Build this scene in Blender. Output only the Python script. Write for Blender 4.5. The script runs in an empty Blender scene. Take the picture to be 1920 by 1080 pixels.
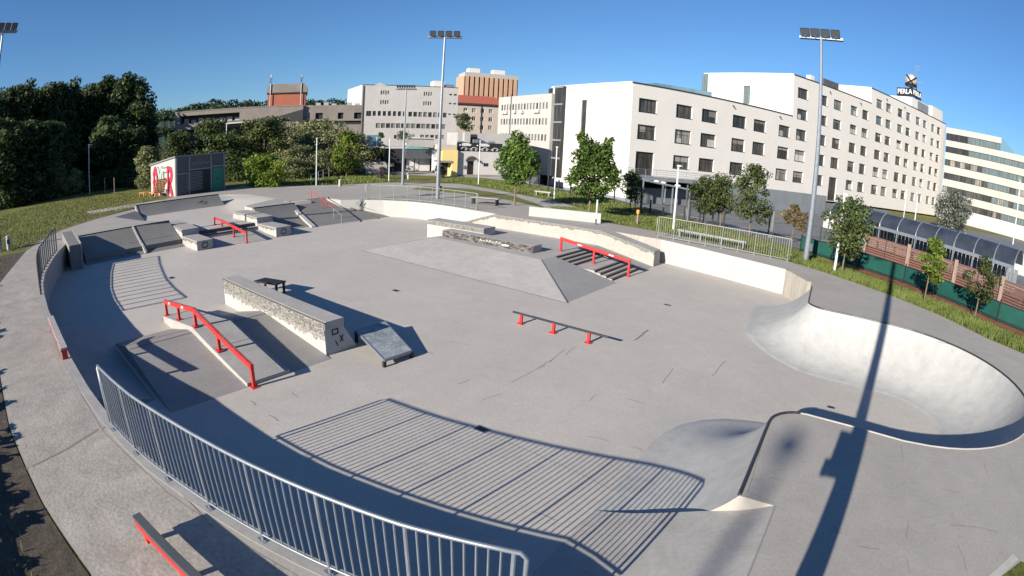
import bpy, bmesh, math, random
import numpy as np
from mathutils import Vector, Matrix
from mathutils.geometry import delaunay_2d_cdt
random.seed(7); rng = np.random.default_rng(11)
C = bpy.context.scene.collection
PI = math.pi
R = math.radians

# ------------------------------------------------------------------ camera model (wide fisheye webcam on a mast)
F_PX, PITCH, ROLL, CAM_H = 1024.79, 0.2668, -0.0512, 4.6
EA = (.8217, -.5699); EB = (.5699, .8217)        # the skatepark's own axes: x along the ledges, y towards the back
def cam_to_world(x, y, z):                       # x right, y forward, z up
    c, s = math.cos(ROLL), math.sin(ROLL); x, z = c*x + s*z, -s*x + c*z
    c, s = math.cos(PITCH), math.sin(PITCH); y, z = c*y + s*z, -s*y + c*z
    return Vector((x*EA[0] + y*EA[1], x*EB[0] + y*EB[1], z))
def ray(u, v):
    dx, dy = u - 960, v - 540; r = math.hypot(dx, dy) or 1e-9
    th = 2*math.asin(r/2/F_PX)
    return cam_to_world(math.sin(th)*dx/r, math.cos(th), -math.sin(th)*dy/r)
def G(u, v, z=0.0):                              # where a line of sight meets the level z
    d = ray(u, v); t = (z - CAM_H)/d.z
    return (d.x*t, d.y*t)
def AT(u, v, D):                                 # point at horizontal distance D along a line of sight
    d = ray(u, v); t = D/math.hypot(d.x, d.y)
    return (d.x*t, d.y*t, CAM_H + d.z*t)

# ------------------------------------------------------------------ materials
def lin(c):
    if isinstance(c, str): c = [int(c[i:i+2], 16)/255 for i in (1, 3, 5)]
    else: return tuple(c)
    return tuple(x/12.92 if x <= .04045 else ((x+.055)/1.055)**2.4 for x in c)
def mat(name, col, rough=.85, var=.0, scale=1.0, col2=None, fine=0.0, fscale=30, bump=0, metal=0, spec=.3, stretch=None, thr=(.35, .7), rnd=0):
    m = bpy.data.materials.new(name); m.use_nodes = True
    nt = m.node_tree; N = nt.nodes; L = nt.links; b = N['Principled BSDF']
    b.inputs['Roughness'].default_value = rough; b.inputs['Metallic'].default_value = metal
    b.inputs['Specular IOR Level'].default_value = spec
    c = lin(col)
    if not (var or col2 or fine or rnd):
        b.inputs['Base Color'].default_value = (*c, 1); return m
    tc = N.new('ShaderNodeTexCoord'); src = tc.outputs['Object']
    if stretch:
        mp = N.new('ShaderNodeMapping'); mp.inputs['Scale'].default_value = stretch; L.new(src, mp.inputs[0]); src = mp.outputs[0]
    n1 = N.new('ShaderNodeTexNoise'); n1.inputs['Scale'].default_value = scale; n1.inputs['Detail'].default_value = 6; n1.inputs['Roughness'].default_value = .62
    L.new(src, n1.inputs['Vector'])
    rp = N.new('ShaderNodeValToRGB'); e = rp.color_ramp.elements
    c2 = lin(col2) if col2 else tuple(min(1, x*(1-var)) for x in c)
    c1 = c if col2 else tuple(min(1, x*(1+var)) for x in c)
    e[0].position, e[1].position = thr; e[0].color = (*c2, 1); e[1].color = (*c1, 1)
    L.new(n1.outputs['Fac'], rp.inputs['Fac']); out = rp.outputs['Color']
    if fine:
        n2 = N.new('ShaderNodeTexNoise'); n2.inputs['Scale'].default_value = fscale; n2.inputs['Detail'].default_value = 4
        L.new(src, n2.inputs['Vector'])
        mr = N.new('ShaderNodeMapRange'); mr.inputs[1].default_value = .3; mr.inputs[2].default_value = .7
        mr.inputs[3].default_value = 1 - fine; mr.inputs[4].default_value = 1 + fine
        L.new(n2.outputs['Fac'], mr.inputs[0])
        mx = N.new('ShaderNodeMix'); mx.data_type = 'RGBA'; mx.blend_type = 'MULTIPLY'; mx.inputs[0].default_value = 1
        L.new(out, mx.inputs[6]); L.new(mr.outputs[0], mx.inputs[7]); out = mx.outputs[2]
        if bump:
            bp = N.new('ShaderNodeBump'); bp.inputs['Strength'].default_value = bump; bp.inputs['Distance'].default_value = .02
            L.new(n2.outputs['Fac'], bp.inputs['Height']); L.new(bp.outputs[0], b.inputs['Normal'])
    if rnd:
        oi = N.new('ShaderNodeObjectInfo'); mr = N.new('ShaderNodeMapRange'); mr.inputs[3].default_value = 1-rnd; mr.inputs[4].default_value = 1+rnd
        L.new(oi.outputs['Random'], mr.inputs[0]); mx = N.new('ShaderNodeMix'); mx.data_type = 'RGBA'; mx.blend_type = 'MULTIPLY'; mx.inputs[0].default_value = 1
        L.new(out, mx.inputs[6]); L.new(mr.outputs[0], mx.inputs[7]); out = mx.outputs[2]
    L.new(out, b.inputs['Base Color'])
    return m
M = {}
def concrete(name, col, big=.06, patch=None, fine=.07, bump=.08, streak=0):
    """cast concrete: broad tonal drift, blotchy stains and a fine speckle"""
    m = mat(name, col, rough=.8, var=big, scale=.35, fine=fine, fscale=16, bump=bump, spec=.25)
    nt = m.node_tree; N = nt.nodes; L = nt.links; b = N['Principled BSDF']
    src = b.inputs['Base Color'].links[0].from_socket
    tc = N.new('ShaderNodeTexCoord')
    n = N.new('ShaderNodeTexNoise'); n.inputs['Scale'].default_value = 1.7; n.inputs['Detail'].default_value = 9; n.inputs['Roughness'].default_value = .72; n.inputs['Distortion'].default_value = .6
    L.new(tc.outputs['Object'], n.inputs['Vector'])
    mr = N.new('ShaderNodeMapRange'); mr.inputs[1].default_value = .38; mr.inputs[2].default_value = .68; mr.inputs[3].default_value = (patch or .9); mr.inputs[4].default_value = 1.03
    L.new(n.outputs['Fac'], mr.inputs[0])
    mx = N.new('ShaderNodeMix'); mx.data_type = 'RGBA'; mx.blend_type = 'MULTIPLY'; mx.inputs[0].default_value = 1
    L.new(src, mx.inputs[6]); L.new(mr.outputs[0], mx.inputs[7]); L.new(mx.outputs[2], b.inputs['Base Color'])
    if streak:                                 # water marks running down the wall
        mp = N.new('ShaderNodeMapping'); mp.inputs['Scale'].default_value = (2.6, 2.6, .3); L.new(tc.outputs['Object'], mp.inputs[0])
        n3 = N.new('ShaderNodeTexNoise'); n3.inputs['Scale'].default_value = 1; n3.inputs['Detail'].default_value = 5; n3.inputs['Roughness'].default_value = .7; L.new(mp.outputs[0], n3.inputs['Vector'])
        m3 = N.new('ShaderNodeMapRange'); m3.inputs[1].default_value = .32; m3.inputs[2].default_value = .6; m3.inputs[3].default_value = 1-streak; m3.inputs[4].default_value = 1.04; L.new(n3.outputs['Fac'], m3.inputs[0])
        x3 = N.new('ShaderNodeMix'); x3.data_type = 'RGBA'; x3.blend_type = 'MULTIPLY'; x3.inputs[0].default_value = 1; L.new(mx.outputs[2], x3.inputs[6]); L.new(m3.outputs[0], x3.inputs[7]); L.new(x3.outputs[2], b.inputs['Base Color'])
    return m
M['floor'] = concrete('park concrete', (.425, .397, .364), .05, .95)
M['deck'] = concrete('deck concrete', (.34, .317, .29), .06, .92)
M['path'] = concrete('rough path concrete', (.375, .345, .31), .1, .76, .16, .3)
M['bowl'] = concrete('troweled bowl concrete', (.362, .362, .356), .05, .96, .04, .03, .11)
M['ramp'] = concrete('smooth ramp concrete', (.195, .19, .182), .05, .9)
M['funbox'] = concrete('grey funbox concrete', (.265, .255, .243), .05, .88)
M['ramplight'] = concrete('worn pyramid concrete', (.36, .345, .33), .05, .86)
M['conc'] = concrete('precast concrete', (.36, .345, .33), .06, .85)
M['wallgrey'] = concrete('grey wall concrete', (.33, .32, .31), .06, .85)
M['white'] = mat('white painted concrete', (.37, .362, .35), .75, .05, .8, fine=.03, fscale=6)
M['cream'] = mat('stained cream concrete', (.35, .33, .30), .75, .08, 1.2, fine=.06, fscale=8)
M['rust'] = mat('rust streaked concrete', (.40, .38, .35), .85, scale=1.0, col2=(.28, .245, .21), fine=.12, stretch=(4, 4, .6), thr=(.3, .75))
M['scuff'] = mat('scuffed ledge coping', (.31, .30, .28), .6, scale=20, col2=(.14, .13, .12), fine=.25, fscale=45, thr=(.4, .6))
M['wax'] = mat('waxed ledge face', (.30, .29, .27), .6, scale=26.0, col2=(.075, .07, .064), fine=.4, fscale=60, stretch=(.45, 1, 1), thr=(.38, .66))
M['blackwax'] = mat('black waxed ledge face', (.25, .24, .225), .6, scale=12.0, col2=(.03, .028, .026), fine=.5, fscale=44, stretch=(.4, 1, 1.6), thr=(.44, .74))
M['seam'] = mat('dark joint', (.09, .085, .08), .9)
M['pale'] = mat('pale mortar', (.43, .41, .38), .9, .1, 3)
M['coping'] = mat('steel coping', (.06, .06, .065), .4, metal=.6)
M['crack'] = mat('crack in concrete', (.22, .205, .19), .95)
M['red'] = mat('red rail paint', (.56, .028, .026), .42, scale=5, col2=(.38, .03, .028), fine=.18, fscale=22, spec=.4, thr=(.3, .6))
M['worn'] = mat('bare scraped steel', (.26, .15, .14), .45, scale=4, col2=(.5, .045, .04), fine=.2, fscale=18, metal=.2, thr=(.42, .6))
M['galv'] = mat('galvanised steel', (.23, .26, .30), .42, .12, 6, metal=.45, spec=.5)
M['fencegreen'] = mat('weathered railing steel', (.25, .265, .235), .55, .1, 5, metal=.2)
M['postwhite'] = mat('pale lamp post paint', (.55, .57, .59), .5, .05, 3)
M['lampdark'] = mat('dark lamp housing', (.03, .034, .045), .5, rnd=.01, var=.02)
M['lampglass'] = mat('dark lamp glass', (.06,.065,.075), .25, spec=.5)
M['glassl'] = mat('lamp glass', (.55, .58, .62), .15, spec=.6)
M['black'] = mat('black metal', (.018, .018, .02), .55)
M['darkgrey'] = mat('dark grey cladding', (.075, .082, .092), .6, .1, 2)
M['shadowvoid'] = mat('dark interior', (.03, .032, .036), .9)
M['slatwood'] = mat('weathered larch slats', (.16, .078, .058), .75, .25, 3, fine=.15, rnd=.1, stretch=(1, 1, 6))
M['postwood'] = mat('grey timber post', (.22, .165, .135), .85, .2, 4, stretch=(4, 4, .5))
M['pinewood'] = mat('yellow pine slats', (.62, .36, .12), .6, .18, 3)
M['greenmesh'] = mat('green windbreak mesh', (.006, .062, .05), .7, .15, 1.5, fine=.1, fscale=60)
M['greendoor'] = mat('green door', (.03, .19, .125), .5, .06, 2)
M['asphalt'] = mat('asphalt', (.11, .108, .11), .9, .15, .5, fine=.15, fscale=20)
M['plaza'] = mat('plaza paving', (.15, .16, .17), .85, .18, .4, fine=.1)
M['road'] = mat('pale pavement', (.34, .32, .30), .9, .12, .6, fine=.1)
M['soil'] = mat('shade darkened soil', (.075, .062, .048), .95, .3, 3, fine=.3, fscale=25, bump=.4)  # soil tone lowered so the colour itself carries deep shade
M['grass'] = mat('mown lawn', (.175, .165, .036), .95, scale=.5, col2=(.085, .092, .02), fine=.45, fscale=14, bump=.6)
M['grass2'] = mat('tall verge grass', (.085, .125, .022), .95, scale=.6, col2=(.05, .08, .015), fine=.45, fscale=14, bump=.6)
M['blade'] = mat('grass blades', (.095, .14, .03), .8, rnd=0, var=.3, scale=.8)
M['blade2'] = mat('dry grass blades', (.17, .165, .05), .8, var=.3, scale=.8)
M['flower'] = mat('yellow flowers', (.7, .55, .02), .8)
M['hotelwall'] = mat('cream render', (.56, .54, .515), .85, .03, .25, fine=.02, fscale=3)
M['hotelbase'] = mat('slate grey base render', (.17, .19, .21), .8, .1, .5)
M['roofedge'] = mat('dark roof edge', (.045, .045, .05), .6)
M['roofflat'] = mat('roofing membrane', (.3, .3, .3), .9, .1, .5)
M['whitetrim'] = mat('white trim', (.56, .55, .535), .7)
M['greybuild'] = mat('grey white render', (.45, .43, .42), .88, .06, .35, fine=.04, fscale=3)
M['beige'] = mat('beige render', (.47, .40, .34), .88, .06, .4)
M['terracotta'] = mat('terracotta tiles', (.36, .10, .065), .8, .15, 2, fine=.15, fscale=8)
M['orange'] = mat('orange facade panel', (.46, .285, .20), .8, .06, .5)
M['orangelight'] = mat('pale orange end wall', (.40, .255, .185), .8, .05, .5)
M['brick'] = mat('red brick', (.36, .12, .08), .85, .12, 1.5, fine=.12, fscale=12)
M['brown'] = mat('brown weathered concrete', (.235, .205, .185), .9, .15, .5, fine=.1)
M['panelwhite'] = mat('white facade panel', (.37, .362, .35), .8, .05, .5)
M['yellow'] = mat('yellow render', (.66, .52, .22), .8, .05, .6)
M['skyglass'] = mat('blue glass roof', (.10, .20, .27), .12, spec=.8)
M['teal'] = mat('teal glazed roof', (.16, .30, .30), .35, spec=.6)
M['concband'] = mat('pale concrete spandrel', (.37, .36, .335), .85, .05, .4, fine=.03, fscale=3)
M['bark'] = mat('tree bark', (.16, .12, .085), .95, .25, 6, stretch=(4, 4, .6))
M['skin'] = mat('skin', (.5, .3, .21), .6)
M['hair'] = mat('dark hair', (.03, .02, .015), .8)
M['shirt'] = mat('olive shirt', (.16, .17, .09), .85)
M['trousers'] = mat('white trousers', (.7, .69, .66), .85)
M['signblack'] = mat('black sign board', (.02, .02, .024), .5)
M['signwhite'] = mat('white sign paint', (.75, .75, .75), .6)
M['hillgreen'] = mat('wooded hillside', (.030, .055, .042), .95, scale=.06, col2=(.014, .03, .028), fine=.4, fscale=.4)
M['pink'] = mat('red spray paint', (.55, .02, .06), .7)
M['spraygrey'] = mat('grey green spray paint', (.30, .38, .35), .7)
M['marker'] = mat('black spray paint', (.015, .013, .015), .7)
M['spraywhite'] = mat('white spray paint', (.75, .74, .72), .7)
def leafmat(name, col, rough=.6, tr=.35, rnd=.12):
    m = bpy.data.materials.new(name); m.use_nodes = True; nt = m.node_tree; N = nt.nodes; L = nt.links
    b = N['Principled BSDF']; b.inputs['Roughness'].default_value = rough; b.inputs['Specular IOR Level'].default_value = .25
    tc = N.new('ShaderNodeTexCoord'); n = N.new('ShaderNodeTexNoise'); n.inputs['Scale'].default_value = 1.1; n.inputs['Detail'].default_value = 3
    L.new(tc.outputs['Object'], n.inputs['Vector'])
    rp = N.new('ShaderNodeValToRGB'); e = rp.color_ramp.elements; c = lin(col)
    e[0].position, e[1].position = .35, .65; e[0].color = (*[x*.72 for x in c], 1); e[1].color = (*[x*1.22 for x in c], 1)
    L.new(n.outputs['Fac'], rp.inputs['Fac'])
    oi = N.new('ShaderNodeObjectInfo'); mr = N.new('ShaderNodeMapRange'); mr.inputs[3].default_value = 1-rnd; mr.inputs[4].default_value = 1+rnd
    L.new(oi.outputs['Random'], mr.inputs[0]); mx = N.new('ShaderNodeMix'); mx.data_type = 'RGBA'; mx.blend_type = 'MULTIPLY'; mx.inputs[0].default_value = 1
    L.new(rp.outputs['Color'], mx.inputs[6]); L.new(mr.outputs[0], mx.inputs[7]); L.new(mx.outputs[2], b.inputs['Base Color'])
    t = N.new('ShaderNodeBsdfTranslucent'); L.new(mx.outputs[2], t.inputs['Color'])
    ms = N.new('ShaderNodeMixShader'); ms.inputs[0].default_value = tr
    L.new(b.outputs[0], ms.inputs[1]); L.new(t.outputs[0], ms.inputs[2]); L.new(ms.outputs[0], N['Material Output'].inputs['Surface'])
    return m
LEAF = {
 'maple': [leafmat('maple leaf', (.075, .135, .022)), leafmat('pale maple leaf', (.13, .20, .038)), leafmat('deep maple leaf', (.042, .08, .018))],
 'dark': [leafmat('oak leaf', (.062, .09, .034)), leafmat('pale oak leaf', (.115, .15, .055)), leafmat('deep oak leaf', (.03, .048, .02))],
 'olive': [leafmat('olive leaf', (.20, .22, .095)), leafmat('pale olive leaf', (.31, .325, .17)), leafmat('deep olive leaf', (.11, .13, .055))],
 'bright': [leafmat('lime leaf', (.13, .19, .025)), leafmat('pale lime leaf', (.19, .25, .045)), leafmat('deep lime leaf', (.07, .11, .018))],
 'silver': [leafmat('silver leaf', (.20, .22, .18)), leafmat('pale silver leaf', (.30, .32, .28)), leafmat('deep silver leaf', (.09, .105, .08))],
 'young': [leafmat('ash leaf', (.075, .105, .032)), leafmat('pale ash leaf', (.12, .15, .055)), leafmat('deep ash leaf', (.04, .058, .02))],
 'autumn': [leafmat('bronze leaf', (.17, .12, .05)), leafmat('pale bronze leaf', (.24, .16, .08)), leafmat('deep bronze leaf', (.08, .075, .03))],
 'plum': [leafmat('plum leaf', (.10, .06, .07)), leafmat('pale plum leaf', (.2, .14, .16)), leafmat('deep plum leaf', (.05, .03, .035))],
}
def glass_mat(name, base, curtain, seed, amt=.5):
    """window glass with curtains, blinds or reflected sky painted into its colour"""
    m = bpy.data.materials.new(name); m.use_nodes = True; nt = m.node_tree; N = nt.nodes; L = nt.links
    b = N['Principled BSDF']; b.inputs['Roughness'].default_value = .12; b.inputs['Specular IOR Level'].default_value = .45
    tc = N.new('ShaderNodeTexCoord'); mp = N.new('ShaderNodeMapping'); mp.inputs['Scale'].default_value = (3.2, 3.2, .25); mp.inputs['Location'].default_value = (seed*3.1, seed*1.7, 0)
    L.new(tc.outputs['Object'], mp.inputs[0])
    n = N.new('ShaderNodeTexNoise'); n.inputs['Scale'].default_value = 1.0; n.inputs['Detail'].default_value = 5; n.inputs['Roughness'].default_value = .7
    L.new(mp.outputs[0], n.inputs['Vector'])
    rp = N.new('ShaderNodeValToRGB'); e = rp.color_ramp.elements; e[0].position, e[1].position = .5-.22*amt, .72
    e[0].color = (*base, 1); e[1].color = (*curtain, 1)
    L.new(n.outputs['Fac'], rp.inputs['Fac']); L.new(rp.outputs['Color'], b.inputs['Base Color'])
    return m
M['blind'] = mat('roller blind', (.20, .19, .175), .8, rnd=.35, var=.02)
M['net'] = mat('net curtain', (.34, .335, .32), .8, rnd=.3, var=.05, scale=4)
GLASS = [glass_mat('curtained window glass', (.035, .033, .032), (.12, .11, .10), 0, .3), glass_mat('dark window glass', (.02, .02, .022), (.07, .065, .06), 1, .2),
         glass_mat('sky reflection window glass', (.07, .10, .11), (.16, .19, .19), 2, .6), glass_mat('pale blind window glass', (.05, .047, .043), (.36, .34, .31), 3, .8)]  # the bluish glass has the reflected sky painted into its base colour

# ------------------------------------------------------------------ mesh builder
ORG = {}
class MB:
    def __init__(s): s.v = []; s.f = []; s.m = []; s.cur = 0
    def slot(s, i): s.cur = i; return s
    def add(s, vs, fs):
        o = len(s.v); s.v += [tuple(p) for p in vs]
        for f in fs: s.f.append(tuple(o+i for i in f)); s.m.append(s.cur)
        return s
    def box(s, a0, a1, b0, b1, z0, z1):
        return s.add([(a0,b0,z0),(a1,b0,z0),(a1,b1,z0),(a0,b1,z0),(a0,b0,z1),(a1,b0,z1),(a1,b1,z1),(a0,b1,z1)],
                     [(3,2,1,0),(4,5,6,7),(0,1,5,4),(1,2,6,5),(2,3,7,6),(3,0,4,7)])
    def obox(s, o, d, w, l, wd, z0, z1):       # from o along unit d for l and along unit w for wd
        P = [(o[0]+d[0]*x+w[0]*y, o[1]+d[1]*x+w[1]*y) for x, y in ((0,0),(l,0),(l,wd),(0,wd))]
        if d[0]*w[1]-d[1]*w[0] < 0: P = P[::-1]
        return s.prism(P, z0, z1)
    def prism(s, P, z0, z1):                   # P counter-clockwise
        n = len(P); V = [(x, y, z0) for x, y in P] + [(x, y, z1) for x, y in P]
        return s.add(V, [tuple(range(n))[::-1], tuple(range(n, 2*n))] + [(i, (i+1) % n, n+(i+1) % n, n+i) for i in range(n)])
    def profile(s, prof, o, d, w, width):      # closed profile (x along d, z) pushed along w
        n = len(prof)
        V = [(o[0]+d[0]*x, o[1]+d[1]*x, z) for x, z in prof] + [(o[0]+d[0]*x+w[0]*width, o[1]+d[1]*x+w[1]*width, z) for x, z in prof]
        area = sum(prof[i][0]*prof[(i+1) % n][1]-prof[(i+1) % n][0]*prof[i][1] for i in range(n))
        flip = (area*(d[0]*w[1]-d[1]*w[0])) > 0
        F = [tuple(range(n)), tuple(range(n, 2*n))[::-1]] + [(i, n+i, n+(i+1) % n, (i+1) % n) for i in range(n)]
        if not flip: F = [f[::-1] for f in F]
        return s.add(V, [f[::-1] for f in F])
    def tube(s, path, r, n=8, caps=True):
        P = [Vector(p) for p in path]; k = len(P); rs = r if isinstance(r, (list, tuple)) else [r]*k; V = []
        for i, p in enumerate(P):
            t = (P[min(i+1, k-1)] - P[max(i-1, 0)]).normalized()
            a = Vector((0, 0, 1)) if abs(t.z) < .95 else Vector((1, 0, 0))
            u = t.cross(a).normalized(); w = u.cross(t)
            V += [p + (u*math.cos(2*PI*j/n) + w*math.sin(2*PI*j/n))*rs[i] for j in range(n)]
        Fc = [(i*n+j, (i+1)*n+j, (i+1)*n+(j+1) % n, i*n+(j+1) % n) for i in range(k-1) for j in range(n)]
        if caps: Fc += [tuple(range(n)), tuple(range((k-1)*n, k*n))[::-1]]
        return s.add(V, Fc)
    def bar(s, p, q, w, h):                    # rectangular bar from p to q
        p, q = Vector(p), Vector(q); t = (q-p).normalized(); a = Vector((0, 0, 1)) if abs(t.z) < .98 else Vector((1, 0, 0))
        u = t.cross(a).normalized()*w/2; n = u.cross(t).normalized()*h/2
        V = [p-u-n, p+u-n, p+u+n, p-u+n, q-u-n, q+u-n, q+u+n, q-u+n]
        return s.add(V, [(0,1,2,3),(7,6,5,4),(4,5,1,0),(5,6,2,1),(6,7,3,2),(7,4,0,3)])
    def ribbon(s, pts, w, z=None):             # thin flat strip on a surface
        P = [Vector((*p, z) if z is not None else p) for p in pts]; V = []
        for i, p in enumerate(P):
            t = (P[min(i+1, len(P)-1)]-P[max(i-1, 0)]); t.z = 0; t.normalize(); nrm = Vector((-t.y, t.x, 0))*w/2
            V += [p-nrm, p+nrm]
        return s.add(V, [(2*i, 2*i+2, 2*i+3, 2*i+1) for i in range(len(P)-1)])
    def poly(s, P, z, *holes):                 # flat sheet with holes
        loops = [list(P)] + [list(h) for h in holes if h]; V2 = []; E = []
        for l in loops: o = len(V2); V2 += [Vector(q[:2]) for q in l]; E += [(o+i, o+(i+1) % len(l)) for i in range(len(l))]
        v2, _, fs, *_r = delaunay_2d_cdt(V2, E, [], 0, 1e-5)
        def ins(l, x, y):
            c = False
            for (x0, y0), (x1, y1) in zip(l, l[1:]+l[:1]):
                if (y0 > y) != (y1 > y) and x < (x1-x0)*(y-y0)/(y1-y0)+x0: c = not c
            return c
        L2 = [[(q[0], q[1]) for q in l] for l in loops]; keep = []
        for f in fs:
            cx = sum(v2[i].x for i in f)/len(f); cy = sum(v2[i].y for i in f)/len(f)
            if ins(L2[0], cx, cy) and not any(ins(h, cx, cy) for h in L2[1:]):
                a, b, c = (v2[i] for i in f[:3]); keep.append(f if (b-a).cross(c-a) > 0 else f[::-1])
        return s.add([(q.x, q.y, z) for q in v2], keep)
    def sphere(s, c, r, n=16, m=10, sc=(1,1,1)):
        V = [(c[0], c[1], c[2]+r*sc[2])]; 
        for i in range(1, m):
            for j in range(n):
                a, b = PI*i/m, 2*PI*j/n; V.append((c[0]+r*sc[0]*math.sin(a)*math.cos(b), c[1]+r*sc[1]*math.sin(a)*math.sin(b), c[2]+r*sc[2]*math.cos(a)))
        V.append((c[0], c[1], c[2]-r*sc[2])); F = [(0, 1+j, 1+(j+1) % n) for j in range(n)]
        F += [(1+(i-1)*n+j, 1+i*n+j, 1+i*n+(j+1) % n, 1+(i-1)*n+(j+1) % n) for i in range(1, m-1) for j in range(n)]
        e = len(V)-1; F += [(1+(m-2)*n+j, e, 1+(m-2)*n+(j+1) % n) for j in range(n)]
        return s.add(V, F)
    def build(s, name, mats, parent=None, org=None, smooth=False, bevel=0):
        if not isinstance(mats, (list, tuple)): mats = [mats]
        o = Vector(ORG[parent.name] if parent else (org or (0, 0, 0)))
        me = bpy.data.meshes.new(name); me.from_pydata([(x-o.x, y-o.y, z-o.z) for x, y, z in s.v], [], s.f)
        for m in mats: me.materials.append(M[m] if isinstance(m, str) else m)
        me.polygons.foreach_set('material_index', s.m)
        if smooth: me.polygons.foreach_set('use_smooth', [True]*len(me.polygons))
        me.update()
        ob = bpy.data.objects.new(name, me); C.objects.link(ob)
        if parent: ob.parent = parent
        else: ob.location = o
        ORG[ob.name] = tuple(o)
        if bevel:
            bm = bmesh.new(); bm.from_mesh(me); bmesh.ops.remove_doubles(bm, verts=bm.verts, dist=.0005); bmesh.ops.recalc_face_normals(bm, faces=bm.faces)
            es = [e for e in bm.edges if len(e.link_faces) == 2 and e.calc_face_angle(0) > .5]
            bmesh.ops.bevel(bm, geom=es, offset=bevel, segments=2, affect='EDGES', profile=.6, clamp_overlap=True); bm.to_mesh(me); bm.free()
        elif len(s.f) < 30000 and name not in ('crown', 'foliage') and not getattr(s, 'flat', 0):
            bm = bmesh.new(); bm.from_mesh(me)
            if all(len(e.link_faces) == 2 for e in bm.edges): bmesh.ops.recalc_face_normals(bm, faces=bm.faces); bm.to_mesh(me)
            bm.free()
        return ob
def tag(o, label=None, cat=None, group=None, kind=None):
    if label: o['label'] = label
    if cat: o['category'] = cat
    if group: o['group'] = group
    if kind: o['kind'] = kind
    return o
def thing(name, label, cat, loc, group=None):
    o = bpy.data.objects.new(name, None); C.objects.link(o); o.location = loc; o.empty_display_size = .3
    ORG[o.name] = tuple(loc); return tag(o, label, cat, group)
def copy_tree(o, parent=None):
    c = o.copy(); C.objects.link(c)
    if parent: c.parent = parent
    ORG[c.name] = ORG.get(o.name, (0, 0, 0))
    for ch in [x for x in bpy.data.objects if x.parent == o]: copy_tree(ch, c)
    return c
def text_mesh(txt, size, mats, M4, name, parent=None, extrude=.02, offset=0, org=None):
    cu = bpy.data.curves.new('lettering', 'FONT'); cu.body = txt; cu.size = size; cu.extrude = extrude; cu.offset = offset; cu.align_x = 'CENTER'; cu.align_y = 'CENTER'
    t = bpy.data.objects.new('lettering', cu); C.objects.link(t); bpy.context.view_layer.update()
    me = t.to_mesh(); mb = MB(); mb.add([M4 @ v.co for v in me.vertices], [tuple(p.vertices) for p in me.polygons]); t.to_mesh_clear()
    bpy.data.objects.remove(t); bpy.data.curves.remove(cu); mb.flat = 1
    return mb.build(name, mats, parent, org)
def frame(o, x, z=(0, 0, 1)):                     # matrix whose x is along the wall, y up, z out of the wall
    x = Vector(x).normalized(); z = Vector(z); n = x.cross(z).normalized(); m = Matrix((x, z, n)).transposed().to_4x4(); m.translation = Vector(o); return m
def sm(x): x = max(0, min(1, x)); return x*x*(3-2*x)
# ------------------------------------------------------------------ the skatepark ground
ZF = -1.2
def zfloor(a, b):
    return ZF - .4*sm((a+4.2)/4.6)*sm((b-9.0)/3)*sm((21.0-b)/3)
ARC = [(-1.84,3.2),(-3.0,2.76),(-4.27,2.38),(-5.1,2.15),(-5.9,1.95),(-6.7,1.76),(-7.5,1.57),(-8.3,1.44),(-9.2,1.33),(-11.2,1.18),(-13.5,1.10),(-16,1.05),(-18.5,1.02),
       (-20.8,1.08),(-22.7,1.2),(-24.6,1.45),(-26.4,1.85),(-28.1,2.25),(-30.2,2.85),(-32.4,3.6)]
LEFT = [(-33.9,4.6),(-34.1,7.5),(-33.9,10.9),(-36.6,9.7)]
B0 = G(215, 407, 0); B1 = G(257, 395, 0)
PLAT = [B0, B1, (-47.2,13.5),(-47.6,19.5),(-44.5,22.3),(-38.5,22.0),(-36.3,18.0),(-34.7,18.0),(-34.7,21.3),(-35.9,21.5),(-36.0,24.9)]
BACKW = [(-33.4,24.9),(-32.4,26.2),(-30.9,27.2),(-29,28.0),(-27,28.3),(-24.6,28.2),(-22.4,27.9),(-20.3,27.7),(-15,27.9)]
RIGHTW = [(-9.6,27.85),(-2.3,25.95)]; RUSTW = [(-2.3,25.95),(-1.0,24.0)]
def arcpts(c, r, a0, a1, n): return [(c[0]+r*math.cos(R(a0+(a1-a0)*i/n)), c[1]+r*math.sin(R(a0+(a1-a0)*i/n))) for i in range(n+1)]
LIP = [(-.57,6.92),(-.6,8.0),(-.62,9.2)] + arcpts((.13,9.6), .75, 180, 93, 7) + [(1.2,10.31),(2.3,10.22)] + arcpts((2.3,14.85), 4.62, -88, 88, 30) + [(1.0,19.52)] + arcpts((-.1,20.2), .72, -82, -180, 7) + [(-.86,21.4),(-.9,22.9)]
HOLE = ARC + LEFT + PLAT + BACKW + RIGHTW + RUSTW[1:] + LIP[::-1] + [(0,6.92),(0,3.0)]
DECK = [(9.3,19.4),(12,14),(12.5,9),(9,6.2),(4.55,6.9),(3.9,6.3),(3.0,4.0),(1.5,-1.2),(-5.7,-.24),(-7.6,-.57),(-10.5,-.9),(-13.7,-1.0),(-19,-1.05),(-25,-.86),(-32.7,.94),(-36,2.4),(-39,4.2),(-42,7.6),
        (-44.6,11.3),(-47.5,14.1),(-50.3,16.7),(-51.5,23.5),(-49,27.4),(-46,28.8),(-41,31.5),(-36,35),(-31,35.6),(-25,35),(-21.5,33.6),(-19,31.6),(-14,30.6),(-9,30.2),(-5.5,29.2),(-2.5,28.2),(-.6,27.2),(2.6,25.1),(5.1,23.1),(7,20.9)]
GHOLE = [(-47.2,10.5),(-42,6.6),(-38,4.0),(-33.5,1.9),(-28,.3),(-24,0),(-20,-.2),(-9,-.2),(-4,.6),(-2,.9),(1.2,1.6),(1.4,6),(4.5,7.8),(8,9.5),(8.6,12),(8.6,17),(6.4,20.2),(3,23.6),(0,26.2),(-3,27.6),(-9,29.4),(-20,29.6),(-30,33),(-40,29),(-49,25),(-49.3,17)]
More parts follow.
